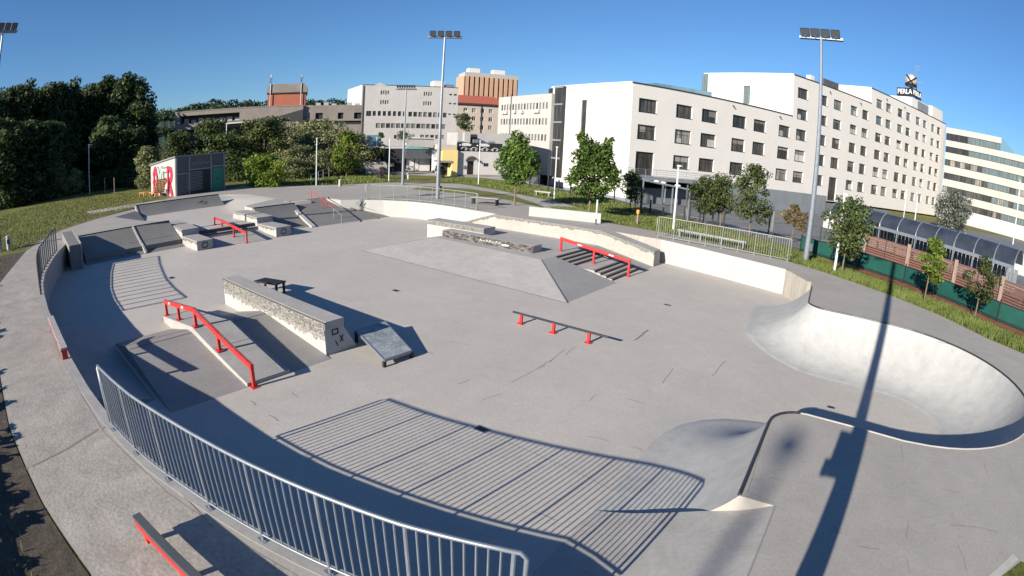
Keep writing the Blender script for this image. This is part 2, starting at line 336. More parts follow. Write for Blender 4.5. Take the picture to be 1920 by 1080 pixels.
BF = [(-34,52.3),(-30.5,50.3),(-21,46.3),(-14,41.2),(-7.6,37.4),(-2,34.4),(1.8,33.4)]
BB = [(-46,72.2),(-40.5,70),(-33,66.9),(-27.0,64.2),(-17,79.6),(-6,96),(10,119)]
BASIN = BF + BB[::-1]
mb = MB(); Z = 6000
mb.poly([(-Z,-Z),(Z,-Z),(Z,Z),(-Z,Z)], -.03, GHOLE[::-1], BASIN); mb.build('ground', 'grass')['kind'] = 'structure'
# floor sheet with cracks and joints
mb = MB(); A = np.arange(-48, 8.01, .5); Bv = np.arange(.5, 29.01, .5)
zpl = lambda a, b: -.6*(1-max(sm((-a-38.5)/9), sm((b-17.0)/5))) if a < -32.2 else zfloor(a, b)
V = [(a, b, zfloor(a, b)) for a in A for b in Bv]; nb = len(Bv)
mb.add(V, [(i*nb+j, (i+1)*nb+j, (i+1)*nb+j+1, i*nb+j+1) for i in range(len(A)-1) for j in range(nb-1)])
mb.slot(1)
def px(L, z=ZF): return [G(u, v, z) for u, v in L]
def crack(L, w=.02, dz=.004, zf=None):
    P = px(L); out = []
    for (x0, y0), (x1, y1) in zip(P, P[1:]):
        n = max(2, int(math.hypot(x1-x0, y1-y0)/.25))
        out += [(x0+(x1-x0)*i/n+random.uniform(-.03, .03), y0+(y1-y0)*i/n+random.uniform(-.03, .03)) for i in range(n)]
    out.append(P[-1]); mb.ribbon([(x, y, zfloor(x, y)+dz) for x, y in out], w)
for L in [[(903,752),(940,738)],[(960,718),(1022,684)],[(1030,680),(1060,655)],[(1187,640),(1215,618)],[(1242,718),(1262,690)],[(1335,700),(1362,672)],[(1175,748),(1208,757)],[(1100,818),(1142,827)],
          [(790,655),(812,664)],[(845,640),(880,648)],[(548,735),(560,745)],[(505,778),(522,790)],[(1188,838),(1205,846)],[(480,760),(470,752)],[(640,560),(668,566)],[(700,520),(720,524)],[(560,500),(590,505)],[(480,480),(500,484)],
          [(1010,690),(1040,672)],[(1120,740),(1105,752)],[(880,560),(905,566)],[(760,880),(800,868)],[(1000,960),(1040,975)],[(350,520),(372,523)],[(450,455),(470,458)],[(860,720),(880,712)],[(1290,560),(1320,566)],[(1080,650),(1060,666)]]:
    crack(L, random.uniform(.010, .02))
crack([(1190,637),(1216,619)], .05)
mb.slot(2)
mb.ribbon([(x, y, ZF+.005) for x, y in px([(895,806),(1000,850),(1100,895),(1165,930)])], .022)
fl = mb.build('park_floor', ['floor', 'crack', 'pale'], smooth=True); fl['kind'] = 'structure'
mb = MB(); A = np.arange(-49, -31.9, .4); Bv = np.arange(7.6, 23.3, .4); nb = len(Bv)
zp = lambda a, b: -1.45 if (b > 17.75 and a > -34.75) or a > -32.2 else -.612*(1-max(sm((-a-38.5)/9), sm((b-17.2)/5))) - .006
mb.add([(a, b, zp(a, b)) for a in A for b in Bv], [(i*nb+j, (i+1)*nb+j, (i+1)*nb+j+1, i*nb+j+1) for i in range(len(A)-1) for j in range(nb-1)])
mb.slot(1); mb.ribbon([(x, y, zp(x, y)+.006) for x, y in [(-45,20.5),(-41.5,21.2),(-38.5,20.6),(-37,18.6)]], .05)
mb.build('upper_plaza', ['floor', 'pale'], smooth=True)['kind'] = 'structure'
# deck around the bowl, with cracks and the joint lines
mb = MB(); T = [0,.1,.2,.3,.42,.55,.75,1.0]; nB = len(BF)
mb.add([(f[0]+(b[0]-f[0])*t_, f[1]+(b[1]-f[1])*t_, -.02-2.0*sm(t_/.45)) for t_ in T for f, b in zip(BF, BB)], [(i*nB+j, i*nB+j+1, (i+1)*nB+j+1, (i+1)*nB+j) for i in range(len(T)-1) for j in range(nB-1)])
nv = len(mb.v); mb.add([(*p, -.02) for p in BASIN] + [(*p, -2.3) for p in BASIN], [(i, (i+1) % len(BASIN), len(BASIN)+(i+1) % len(BASIN), len(BASIN)+i) for i in range(nB-1, len(BASIN))])
mb.slot(1)
for k in range(6):
    f = (k+.5)/6*(nB-1); i = int(f); u_ = f-i
    P_ = []
    for t_ in [x/20 for x in range(0, 21)]:
        fx = [BF[i][c]+(BF[i+1][c]-BF[i][c])*u_ for c in (0,1)]; bx = [BB[i][c]+(BB[i+1][c]-BB[i][c])*u_ for c in (0,1)]; P_.append((fx[0]+(bx[0]-fx[0])*t_, fx[1]+(bx[1]-fx[1])*t_, -.008-2.0*sm(t_/.45)+.03))
    mb.ribbon(P_, .3)
for t_ in (.09,.2,.38,.62):
    mb.ribbon([(f[0]+(b[0]-f[0])*t_, f[1]+(b[1]-f[1])*t_, -.02-2.0*sm(t_/.45)+.05) for f, b in zip(BF, BB)], .3)
mb.build('sunken_forecourt', ['plaza', 'road'])['kind'] = 'structure'
mb = MB(); mb.poly(DECK, 0, HOLE); n = len(HOLE)
mb.add([(x, y, 0) for x, y in HOLE] + [(x, y, -1.7) for x, y in HOLE], [(i, (i+1) % n, n+(i+1) % n, n+i) for i in range(n)])
mb.slot(1)
def dcrack(L, w=.014):
    P = px(L, 0); out = []
    for (x0, y0), (x1, y1) in zip(P, P[1:]):
        n = max(2, int(math.hypot(x1-x0, y1-y0)/.12))
        out += [(x0+(x1-x0)*i/n+random.uniform(-.015, .015), y0+(y1-y0)*i/n+random.uniform(-.015, .015)) for i in range(n)]
    mb.ribbon(out+[P[-1]], w, .003)
for L in [[(1445,895),(1470,903)],[(1690,835),(1693,868)],[(1845,870),(1852,890)],[(1708,905),(1725,908)],[(1770,918),(1800,924)],[(1780,985),(1830,988),(1870,998)],[(1795,1020),(1805,1045),(1812,1072)],[(1703,980),(1700,1010)],
          [(1610,1025),(1650,1030)],[(1565,995),(1580,1000)],[(1700,1050),(1706,1075)],[(1500,865),(1510,868)],[(1560,985),(1570,992)],[(1630,640-60),(1660,590)],[(1840,660),(1865,668)],[(1760,640),(1790,648)],[(1700,905),(1690,908)],[(1880,690),(1895,702)]]:
    dcrack(L, random.uniform(.010, .018))
mb.ribbon([(.02,6.9),(.02,5.0),(-.02,3.0)], .02, .003)
mb.ribbon([(-8.75,-.72),(-9.3,1.15)], .05, .003); mb.ribbon([(-20.6,-1.0),(-20.4,1.0)], .03, .003)
mb.ribbon(px([(1437,800),(1420,862),(1400,930)], 0), .012, .003)
mb.slot(2); mb.ribbon([(4.45,7.0),(3.85,6.35),(3.0,4.6)], .16, .003)
for q in [(.6,3.9),(1.6,4.2)]: pass
dk = mb.build('skatepark_deck', ['deck', 'crack', 'pale']); dk['kind'] = 'structure'
# rough aprons of the path on the camera's side and beyond
mb = MB(); mb.poly([(-5.75,-.2),(-3.4,.2),(-3.5,2.2),(-5.1,1.83),(-6.7,1.44),(-9.2,1.03),(-13.5,.88),(-18.5,.8),(-22.7,.98),(-26.4,1.62),(-30.2,2.6),(-32.2,3.2),(-33.4,1.3),(-25,-.82),(-19,-1.0),(-13.7,-.95),(-10.5,-.85),(-7.6,-.52)][::-1], .004)
mb.slot(1); mb.ribbon([(-8.75,-.6),(-8.95,.2),(-9.28,.95)], .06, .008); mb.ribbon([(-20.6,-.9),(-20.4,.8)], .03, .008)
mb.ribbon(px([(395,985),(300,880),(262,838)], 0), .012, .008)
mb.build('concrete_path', ['path', 'crack'])['kind'] = 'structure'
# bowl transition, lofted along the lip
def bowl():
    mb = MB(); Rq = 2.8; K = 14; n = len(LIP); rows = []
    for i, p in enumerate(LIP):
        a = Vector(LIP[max(i-1, 0)]); b = Vector(LIP[min(i+1, n-1)]); t = (b-a).normalized(); nv = Vector((-t.y, t.x))
        zf = zfloor(*(Vector(p)+nv*2.4)); h = -zf; Lx = math.sqrt(Rq*Rq-(Rq-h)**2); fm = math.acos((Rq-h)/Rq); row = []
        for k in range(K+1):
            f = fm*(1-k/K); x = Lx - Rq*math.sin(f); z = zf + Rq*(1-math.cos(f)); row.append((p[0]+nv.x*x, p[1]+nv.y*x, z + (.002 if k == K else 0)))
        row.append((p[0]+nv.x*(Lx+.15), p[1]+nv.y*(Lx+.15), zf-.05)); rows.append(row)
    K2 = len(rows[0])
    mb.add([q for r in rows for q in r], [(i*K2+j, i*K2+j+1, (i+1)*K2+j+1, (i+1)*K2+j) for i in range(n-1) for j in range(K2-1)])
    return mb, rows
mb, rows = bowl(); bw = mb.build('skate_bowl', 'bowl', smooth=True); bw['kind'] = 'structure'
# end cheek of the bowl wall beside the roll-in (a vertical triangle of concrete)
r0 = rows[0][:-1]; mb = MB(); mb.add([(x, 6.905, z) for x, y, z in r0] + [(0, 6.905, 0), (0, 6.905, -1.25), (r0[-1][0], 6.905, -1.25)], [tuple(range(len(r0)+3))]) if 0 else [mb.add([(p[0],6.905,p[2]),(q[0],6.905,q[2]),(q[0],6.905,-1.25),(p[0],6.905,-1.25)], [(0,1,2,3)]) for p, q in zip(r0, r0[1:])] + [mb.add([(0,6.905,0),(-.57,6.905,0),(-.57,6.905,-1.25),(0,6.905,-1.25)], [(0,1,2,3)])]
mb.slot(1); mb.add([(-.57,6.9,.004),(0,6.9,.004),(.02,6.95,.004),(-.52,7.06,.004)], [(0,1,2,3)])
t = mb.build('bowl_cheek', ['cream', 'cream']); t['kind'] = 'structure'
mb = MB(); mb.tube([(x, y, .008) for x, y in LIP[:10]], .034, 8); tag(mb.build('steel_coping', 'coping', org=(-.57,6.92,0)), 'short dark steel coping pipe on the near end of the bowl lip', 'coping')
mb = MB(); mb.tube([(x, y, .008) for x, y in LIP[27:]], .03, 8); tag(mb.build('steel_coping', 'coping', org=(6.9,15,0)), 'long dark steel coping pipe round the far lip of the big bowl', 'coping')
mb = MB(); mb.tube([(x, y, .004) for x, y in LIP[9:28]], .020, 8); tag(mb.build('lip_edging', 'conc', org=(2.3,10.2,0)), 'pale concrete edging along the near lip of the big bowl', 'edging')
# roll-in bank beside the bowl
mb = MB(); xs = [0,.25,.5,.8,1.1,1.45,1.8,2.2,2.6,2.9]; zz = [.003,-.14,-.26,-.375,-.49,-.65,-.81,-.985,-1.13,-1.215]
mb.profile([(x, z) for x, z in zip(xs, zz)] + [(2.9,-1.5),(0,-1.5)], (0,2.7), (-1,0), (0,1), 4.2); t = mb.build('roll_in', 'ramplight'); t['kind'] = 'structure'
# ------------------------------------------------------------------ retaining walls
def offs(P, d):
    out = []
    for i, p in enumerate(P):
        a = Vector(P[max(i-1, 0)]); b = Vector(P[min(i+1, len(P)-1)]); t = (b-a).normalized(); out.append((p[0]-t.y*d, p[1]+t.x*d))
    return out
def wall(P, z0, z1, inn, out):
    mb = MB(); A, B = offs(P, inn), offs(P, out); n = len(P)
    V = [(x, y, z0) for x, y in A] + [(x, y, z1) for x, y in A] + [(x, y, z1) for x, y in B] + [(x, y, z0) for x, y in B]; F = []
    for i in range(n-1): F += [(k*n+i, k*n+i+1, ((k+1) % 4)*n+i+1, ((k+1) % 4)*n+i) for k in range(4)]
    F += [(0, n, 2*n, 3*n), (n-1, 4*n-1, 3*n-1, 2*n-1)]
    return mb.add(V, F)
w = wall(ARC, -1.3, .009, -.02, .2)
w.build('retaining_wall', 'wallgrey', org=(-16,1,-1.2)); tag(bpy.data.objects['retaining_wall'], 'long curved grey retaining wall in shade below the nearest railing', 'wall')
def longwall(P, name, label, mats, z1=.009, dirt=True):
    t = thing(name, label, 'wall', (*P[0], -1.2)); wall(P, -1.3, z1, .02, -.2).build('wall_body', mats, t)
    return t
t = longwall(BACKW, 'retaining_wall', 'curved white painted wall at the back below the plain railing', 'white')
mb = MB(); P = offs(BACKW, .026)
def strip(mb, P, z0, z1, ph=0):               # ragged band of dirt on a wall face
    out = []
    for (x0, y0), (x1, y1) in zip(P, P[1:]):
        n = max(2, int(math.hypot(x1-x0, y1-y0)/.22)); out += [(x0+(x1-x0)*i/n, y0+(y1-y0)*i/n) for i in range(n)]
    out.append(P[-1]); V = []
    for x, y in out: V += [(x, y, z0), (x, y, z1+random.uniform(-.04, .09))]
    return mb.add(V, [(2*i, 2*i+2, 2*i+3, 2*i+1) for i in range(len(out)-1)])
strip(mb, P[:6], -1.2, -1.12); mb.build('dirt_band', 'pale', t)
mb = MB(); mb.box(-30.93,-30.75,27.15,27.2,-1.2,0); mb.build('wall_pier', 'wallgrey', t)
mb = MB()                                       # black graffiti left of the pier
for k in range(9):
    f = .08+k*.09; p = Vector(P[0]).lerp(Vector(P[2]), f); q = Vector(P[0]).lerp(Vector(P[2]), f+.05); d = Vector((.006, -.006))
    mb.bar((p.x+.004, p.y-.004, -.2-.28*random.random()), (q.x+.004, q.y-.004, -.12-.28*random.random()), .01, .05)
mb.build('graffiti', 'marker', t)
t = longwall(RIGHTW, 'retaining_wall', 'straight white painted wall below the long barred railing at right', 'white')
mb = MB(); P = offs(RIGHTW, .027); strip(mb, P, -1.2, -1.08); mb.build('dirt_band', 'rust', t)
t = longwall(RUSTW, 'retaining_wall', 'short rust streaked wall end where the bowl begins', 'rust')
t = longwall([(-15,27.9),(-9.6,27.85)], 'retaining_wall', 'grey retaining wall hidden behind the long sloping ledge', 'rust')
mb = MB(); mb.profile([(0,-.1),(4.6,-.1),(4.6,.6),(0,.6)], (-18.85,28.62), (.957,.29), (-.29,.957), .22)
tag(mb.build('low_wall', 'white', org=(-18.85,28.62,0), bevel=.015), 'low free standing white wall on the deck in front of the two maples', 'wall')

# ------------------------------------------------------------------ ledges, ramps, rails
def prof(name, parts, label, cat, org, bevel=.012):
    t = thing(name, label, cat, org)
    return t
X, Y, NX = (1,0), (0,1), (-1,0)
# tall spine wall
t = thing('spine_ledge', 'tall white wall ledge with scuffed black coping, nearest in the middle of the floor', 'ledge', (-15,8.5,-1.2))
mb = MB(); mb.profile([(0,-1.25),(1.15,-1.25),(.62,-.42),(0,-.42)], (-18.25,7.98), Y, X, 6.65); mb.build('ledge_body', 'white', t)
mb = MB(); mb.profile([(-.02,-.46),(-.02,-.235),(.03,-.215),(.64,-.215),(.66,-.25),(.64,-.46)], (-18.28,7.98), Y, X, 6.72); mb.build('coping_cap', 'conc', t)
mb = MB(); mb.add([(-18.26,7.948,-.6),(-11.58,7.948,-.6),(-11.58,7.948,-.245),(-18.26,7.948,-.245)], [(0,1,2,3)]); mb.build('scuff_band', 'wax', t)
mb = MB(); mb.bar((-18.28,7.955,-.24),(-11.56,7.955,-.24),.03,.035); mb.build('worn_edge', 'seam', t)
mb = MB(); V = []
for i in range(60): V += [(-18.2+i*.112, 7.972, -.62), (-18.2+i*.112, 7.972, -.7-random.uniform(.02, .16)*(1 if random.random() < .6 else .3))]
mb.add(V, [(2*i, 2*i+1, 2*i+3, 2*i+2) for i in range(59)]); mb.build('scuff_drips', 'scuff', t)
mb = MB(); 
for (y0, z0, y1, z1) in [(.25,-.5,.45,-.5),(.25,-.5,.25,-.64),(.45,-.5,.45,-.64),(.25,-.64,.45,-.64),(.5,-.72,.62,-.9),(.62,-.72,.52,-.9),(.35,-.85,.42,-1.0)]:
    mb.bar((-11.585, 7.98+y0, z0), (-11.585, 7.98+y1, z1), .02, .02)
mb.build('graffiti', 'marker', t)
# funbox in front of it
t = thing('funbox', 'low grey funbox with a raised pad in front of the white spine wall', 'ramp', (-14.5,5.6,-1.2))
mb = MB(); mb.profile([(0,-1.25),(0,-1.21),(1.75,-.77),(2.15,-.76),(5.75,-1.195),(5.75,-1.25)], (-17.1,3.1), X, Y, 4.87); mb.build('ramp_bed', 'funbox', t)
mb = MB(); mb.profile([(0,-1.22),(0,-1.0),(3.0,-.585),(6.6,-1.1),(6.6,-1.22)], (-17.95,5.28), X, Y, 1.32); mb.build('manual_pad', 'conc', t, bevel=.01)
for P_, w_ in (([(-14.95,3.12,-.752),(-14.95,5.25,-.752)],.025),([(-14.95,6.62,-.752),(-14.95,7.95,-.752)],.025),([(-15.35,3.12,-.762),(-15.35,5.25,-.762)],.02),([(-13.4,5.3,-.80),(-13.4,6.58,-.80)],.014)): MB().ribbon(P_, w_).build('joint', 'seam', t)
def rail(name, label, pts, posts, z_b, w=.09, h=.11, kind='red', plates=False):
    t = thing(name, label, 'grind rail', (pts[0][0], pts[0][1], z_b[0]))
    mb = MB(); kb = 'coping' if plates else kind
    for p, q in zip(pts, pts[1:]): mb.bar(p, q, w, h)
    for p in pts[1:-1]: mb.box(p[0]-w/2-.002, p[0]+w/2+.002, p[1]-w/2-.002, p[1]+w/2+.002, p[2]-h/2-.002, p[2]+h/2+.002)
    mb.build('rail_bar', kb, t, bevel=.008)
    if not plates:
        for p, q in zip(pts, pts[1:]): MB().bar((p[0], p[1], p[2]+h/2), (q[0], q[1], q[2]+h/2), w*.8, .006).build('worn_top', 'worn', t)
    for (x, y, z), zb in zip(posts, z_b):
        m2 = MB(); m2.box(x-.045, x+.045, y-.04, y+.04, zb-.02, z-h/2+.01)
        m2.box(x-.11, x+.11, y-.10, y+.10, zb-.01, zb+.018)
        m2.build('post', kind, t)
    return t
y = 5.42
t = rail('grind_rail', 'red kinked grind rail running down the raised pad of the nearest funbox', [(-17.98,y,-.51),(-14.9,y,-.09),(-11.2,y,-.66)], [(-17.9,y,-.50),(-16.5,y,-.31),(-14.9,y,-.09),(-13.2,y,-.35),(-11.24,y,-.66)], [-.99,-.79,-.59,-.83,-1.2], .10, .14)
MB().bar((-17.4,y-.055,-.43),(-17.2,y-.055,-.40),.004,.055).build('sticker', 'spraywhite', t); MB().bar((-16.0,y-.055,-.24),(-15.8,y-.055,-.21),.004,.055).build('sticker', 'spraywhite', t)
t = rail('grind_rail', 'low flat rail with black top on three red posts, alone on the open floor', [(-9.65,14.05,-.86),(-6.15,14.0,-.86)], [(-9.32,14.05,-.86),(-8.07,14.03,-.86),(-6.8,14.0,-.86)], [-1.2]*3, .07, .05, 'red', True)
# kicker plate and bench behind the spine
t = thing('kicker_ramp', 'small worn steel kicker ramp standing at the right end of the spine wall', 'ramp', (-10.8,9.5,-1.2))
P = [(-11.82,9.26,-.86),(-11.8,10.38,-.86),(-9.87,9.62,-1.04),(-9.92,8.66,-1.04)]
mb = MB(); mb.add([(x, y, z) for x, y, z in P]+[(x, y, z+.05) for x, y, z in P], [(3,2,1,0)[::-1],(4,5,6,7)[::-1],(0,1,5,4),(1,2,6,5),(2,3,7,6),(3,0,4,7)]); mb.build('ramp_deck', mat('scratched steel plate', (.33,.36,.375), .55, scale=2.5, col2=(.17,.19,.2), fine=.3, fscale=20), t)
mb = MB()
for p, q in zip(P, P[1:]+P[:1]): mb.bar((p[0], p[1], p[2]+.02), (q[0], q[1], q[2]+.02), .04, .075)
mb.build('ramp_frame', 'galv', t)
for x, y, z in P: MB().box(x-.04, x+.04, y-.04, y+.04, -1.2, z).build('leg', 'black', t)
t = thing('low_table', 'small black grind table half hidden behind the spine wall', 'grind table', (-18.2,10,-1.2))
MB().add([(-18.85,9.6,-.79),(-17.66,9.95,-.76),(-17.78,10.5,-.76),(-18.95,10.2,-.79),(-18.85,9.6,-.73),(-17.66,9.95,-.70),(-17.78,10.5,-.70),(-18.95,10.2,-.73)], [(3,2,1,0),(4,5,6,7),(0,1,5,4),(1,2,6,5),(2,3,7,6),(3,0,4,7)]).build('table_top', 'black', t)
for x, y in ((-18.75,9.72),(-17.75,10.02),(-17.85,10.42),(-18.85,10.12)): MB().box(x-.04, x+.04, y-.04, y+.04, -1.2, -.77).build('leg', 'black', t)
# pyramid
t = thing('pyramid', 'wide flat topped concrete pyramid in the middle of the park', 'ramp', (-15,22,-1.2))
lo = [(-22.0,17.75),(-9.38,17.2),(-9.3,21.5),(-9.3,26.05),(-22.3,26.05)]; hi = [(-19.6,20.95),(-12.75,20.55),(-12.6,21.6),(-12.6,26.05),(-19.6,26.05)]
mb = MB(); V = [(x, y, -1.205) for x, y in lo] + [(x, y, -.6) for x, y in hi]
mb.add(V, [(0,1,6,5),(4,0,5,9),(5,6,7,8,9),(3,4,9,8)])
mb.slot(1).add(V, [(1,2,7,6)])
mb.add([(-9.3,24.85,-1.205),(-9.3,26.05,-1.205),(-12.6,26.05,-.6),(-12.6,24.85,-.6)], [(0,1,2,3)])
mb.slot(2); mb.ribbon([(-22.0,17.73,-1.19),(-9.38,17.18,-1.19)], .035); mb.ribbon([(-9.36,17.2,-1.185),(-12.74,20.57,-.59)], .03)
pyr = mb.build('pyramid_body', ['ramplight', mat('grey pyramid flank', (.27,.265,.26), .8, .06, 1.2, fine=.06, fscale=14), 'seam'], t)
ts = thing('stair_set', 'eight grey steps with a landing down the right flank of the pyramid', 'stairs', (-11,23,-1.2))
st = []; x = 0; z = -.6
for k in range(4): st += [(x, z), (x, z-.075)]; z -= .075; x += .3
x = 1.2 + .85; st += [(x, z)]
for k in range(4): st += [(x, z), (x, z-.075)]; z -= .075; x += .3
st = [(p, q) for i, (p, q) in enumerate(st) if i == 0 or (p, q) != st[i-1]]
mb = MB(); mb.profile([(-.02,-.6)] + st + [(st[-1][0], -1.25), (-.02,-1.25)], (-12.58,21.62), X, Y, 3.22); mb.build('step_body', 'conc', ts)
mb = MB(); z = -.6
for k, x in enumerate([0,.3,.6,.9,2.05,2.35,2.65,2.95]): mb.box(-12.58+x-.1, -12.58+x+.018, 21.63, 24.83, z-.09 if 0 else z-.072, z+.006); z -= .075
mb.build('step_nosing', 'seam', ts)
y = 23.0
t = rail('grind_rail', 'red angular rail over the eight steps of the pyramid', [(-13.2,y,.02),(-9.4,y,-.47)], [(-13.15,y,.02),(-11.3,y,-.22),(-9.44,y,-.47)], [-.6,-.9,-1.2], .12, .15)
MB().bar((-12.2,y-.066,-.11),(-11.95,y-.066,-.14),.004,.05).build('sticker', 'spraywhite', t); MB().bar((-10.5,y-.066,-.33),(-10.25,y-.066,-.36),.004,.05).build('sticker', 'spraywhite', t)
def ledge(name, label, a0, a1, b0, b1, z0, z1, body='white', band=.26, zb=None):
    t = thing(name, label, 'ledge', ((a0+a1)/2, (b0+b1)/2, z0)); MB().box(a0, a1, b0, b1, z0-.05, z1-.06).build('ledge_body', body, t)
    MB().box(a0-.015, a1+.015, b0-.015, b1+.015, z1-.06, z1).build('coping_cap', 'conc', t, bevel=.012)
    MB().add([(a0,b0-.018,z1-band),(a1,b0-.018,z1-band),(a1,b0-.018,z1-.005),(a0,b0-.018,z1-.005)], [(0,1,2,3)]).build('scuff_band', 'wax' if body == 'white' else 'blackwax', t)
    return t
ledge('grind_ledge', 'white ledge on the left edge of the pyramid, the one farther back', -22.4, -18.1, 23.15, 24.15, -1.2, -.15)
t = ledge('grind_ledge', 'black scuffed ledge with white scribble along the front edge of the pyramid top', -19.6, -13.75, 21.45, 22.15, -.62, -.24, 'conc', .4)
mb = MB(); 
for k in range(7):
    x = -17.0+k*.2; z_ = random.uniform(-.03,.03); mb.bar((x, 21.425, -.47), (x+.05, 21.425, -.36+z_), .006, .018); mb.bar((x+.05, 21.425, -.36+z_), (x+.15, 21.425, -.45), .006, .016)
mb.bar((-15.6,21.425,-.46),(-15.2,21.425,-.45),.006,.07); mb.build('graffiti', 'spraywhite', t)
# long hubba ledge on the far side
t = thing('hubba_ledge', 'long pale ledge sloping down at both ends behind the pyramid', 'ledge', (-15,26.5,-1.2))
tp = [(0,-.55),(2.4,.2),(9.6,.2),(12.75,-.42)]
mb = MB(); mb.profile([(x, z-.06) for x, z in tp] + [(12.75,-1.25),(0,-1.25)], (-22.1,26.07), X, Y, .9); mb.build('ledge_body', 'cream', t)
mb = MB(); mb.profile(tp + [(x, z-.07) for x, z in tp[::-1]], (-22.12,26.04), X, Y, .96); mb.build('coping_cap', 'conc', t)
mb = MB()
for (x0, z0), (x1, z1) in zip(tp, tp[1:]):
    n = int((x1-x0)/.15); V = []
    for i in range(n+1):
        f = i/n; V += [(-22.1+x0+(x1-x0)*f, 26.035, z0+(z1-z0)*f-.01), (-22.1+x0+(x1-x0)*f, 26.035, z0+(z1-z0)*f-.09-random.uniform(0, .12))]
    mb.add(V, [(2*i, 2*i+1, 2*i+3, 2*i+2) for i in range(n)])
mb.build('scuff_band', 'wax', t)
# left hand ledges, steps and quarter pipes
def hubba_pair(b0, b1, lab1, lab2, zt):
    ledge_t = thing('grind_ledge', lab1, 'ledge', (-30,b0+.5,-1.2)); MB().box(-31.45, -28.9, b0, b1, -1.25, zt-.04).build('ledge_body', 'conc', ledge_t, bevel=.015)
    MB().box(-31.46, -28.88, b0-.015, b1+.015, zt-.04, zt).build('coping_cap', 'conc', ledge_t)
    mb = MB(); 
    for k in range(14): 
        a = random.uniform(0, 6.3); mb.bar((-28.875, (b0+b1)/2+.2*math.cos(k*.45), (zt-1.2)/2+.17*math.sin(k*.45)), (-28.875, (b0+b1)/2+.2*math.cos(k*.45+.9), (zt-1.2)/2+.17*math.sin(k*.45+1.2)), .008, .025)
    mb.build('graffiti', 'marker', ledge_t)
    V = []; 
    for i in range(16): V += [(-31.4+i*.165, b0-.018, zt-.04), (-31.4+i*.165, b0-.018, zt-.08-random.uniform(0, .18))]
    MB().add(V, [(2*i, 2*i+1, 2*i+3, 2*i+2) for i in range(15)]).build('scuff_band', 'wax', ledge_t)
    t2 = thing('curved_ledge', lab2, 'ledge', (-33.3,b0+.5,-.6)); cv = [(-3.8+3.8*i/10, zt+.36+.1*math.sin(PI*.5*(1-i/10))) for i in range(11)]
    mb = MB(); mb.profile(cv + [(0,-1.25),(-3.8,-1.25)], (-31.47,b0+.02), X, Y, b1-b0+.12); mb.build('ledge_body', 'conc', t2)
    V = []
    for i in range(11): V += [(-31.47+cv[i][0], b0+.003, cv[i][1]-.01), (-31.47+cv[i][0], b0+.003, cv[i][1]-.08-random.uniform(0, .1))]
    MB().add(V, [(2*i, 2*i+1, 2*i+3, 2*i+2) for i in range(10)]).build('scuff_band', 'wax', t2)
hubba_pair(11.08, 12.12, 'pale box ledge with a tag on its end, left of the three small steps', 'taller curved block behind the tagged ledge at left', -.66)
hubba_pair(16.5, 17.6, 'pale box ledge with a tag on its end, right of the three small steps', 'taller curved block with scuffed front, right of the small steps', -.61)
t = thing('stair_set', 'small concrete steps above a short bank between the two tagged ledges', 'stairs', (-31,14.3,-1.2))
mb = MB(); mb.profile([(0,-1.19),(-2.45,-1.0),(-2.5,-.8),(-2.95,-.8),(-2.95,-.6),(-3.5,-.594),(-3.5,-1.25),(0,-1.25)], (-28.85,12.14), X, Y, 4.34); mb.build('step_body', 'conc', t)
MB().box(-31.42,-31.33,12.15,16.47,-1.0,-.795).box(-31.87,-31.78,12.15,16.47,-.79,-.593).build('step_riser', 'seam', t)
y = 14.3
t = rail('grind_rail', 'red kinked rail down the small steps between the tagged ledges', [(-33.7,y,-.2),(-32.3,y,-.24),(-28.65,y,-.62)], [(-33.6,y,-.2),(-32.35,y,-.24),(-30.5,y,-.43),(-28.7,y,-.62)], [-.6,-.6,-1.06,-1.2], .1, .13)
def quarter(name, label, o, d, w, width, zb, zt, L, top=.35, matn='ramp', K=10, tier=None):
    t = thing(name, label, 'quarter pipe', (o[0]+w[0]*width/2, o[1]+w[1]*width/2, zb)); h = zt-zb; pts = []
    x0 = 0; z0 = zb
    if tier: pts += [(0,zb+.003),(tier,zb+.12),(tier,zb+.36)]; x0 = tier; z0 = zb+.36
    h2 = zt-z0; Rq = ((L-x0)**2+h2*h2)/(2*h2); fm = math.asin((L-x0)/Rq)
    if tier: pts += [(x0+(L-x0)*i/K, z0+h2*(i/K)**1.2) for i in range(K+1)]
    else: pts += [(x0+Rq*math.sin(fm*i/K), z0+Rq*(1-math.cos(fm*i/K))+.003) for i in range(K+1)]
    ns = len(pts); pts += [(L+top,zt),(L+top,zb-.1),(0,zb-.1)]
    mb = MB(); mb.profile(pts, o, d, w, width); mb.build('ramp_body', matn, t)
    mb = MB(); e = pts[ns-1]; mb.tube([(o[0]+d[0]*e[0]+w[0]*q, o[1]+d[1]*e[0]+w[1]*q, e[1]+.01) for q in (0, width)], .035, 8); mb.build('coping_pipe', 'coping', t)
    return t, pts[:ns]
def curb(t, pts, o, d, w, q, wd, matn='white', name='side_curb', dz=.06):
    m = MB(); m.profile([(x, z+dz) for x, z in pts] + [(x, z-.1) for x, z in pts[::-1]], (o[0]+w[0]*q, o[1]+w[1]*q), d, w, wd); m.build(name, matn, t)
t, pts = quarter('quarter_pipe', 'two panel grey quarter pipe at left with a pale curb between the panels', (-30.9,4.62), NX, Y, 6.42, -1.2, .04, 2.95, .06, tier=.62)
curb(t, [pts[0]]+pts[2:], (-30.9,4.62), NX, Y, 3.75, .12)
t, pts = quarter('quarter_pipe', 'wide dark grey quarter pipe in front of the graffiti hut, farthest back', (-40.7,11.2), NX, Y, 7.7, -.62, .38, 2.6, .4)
curb(t, pts, (-40.7,11.2), NX, Y, -.14, .14, 'white'); m = MB(); m.box(-42.6,-42.3,17.2,17.9,.1,.101); 
mb = MB(); 
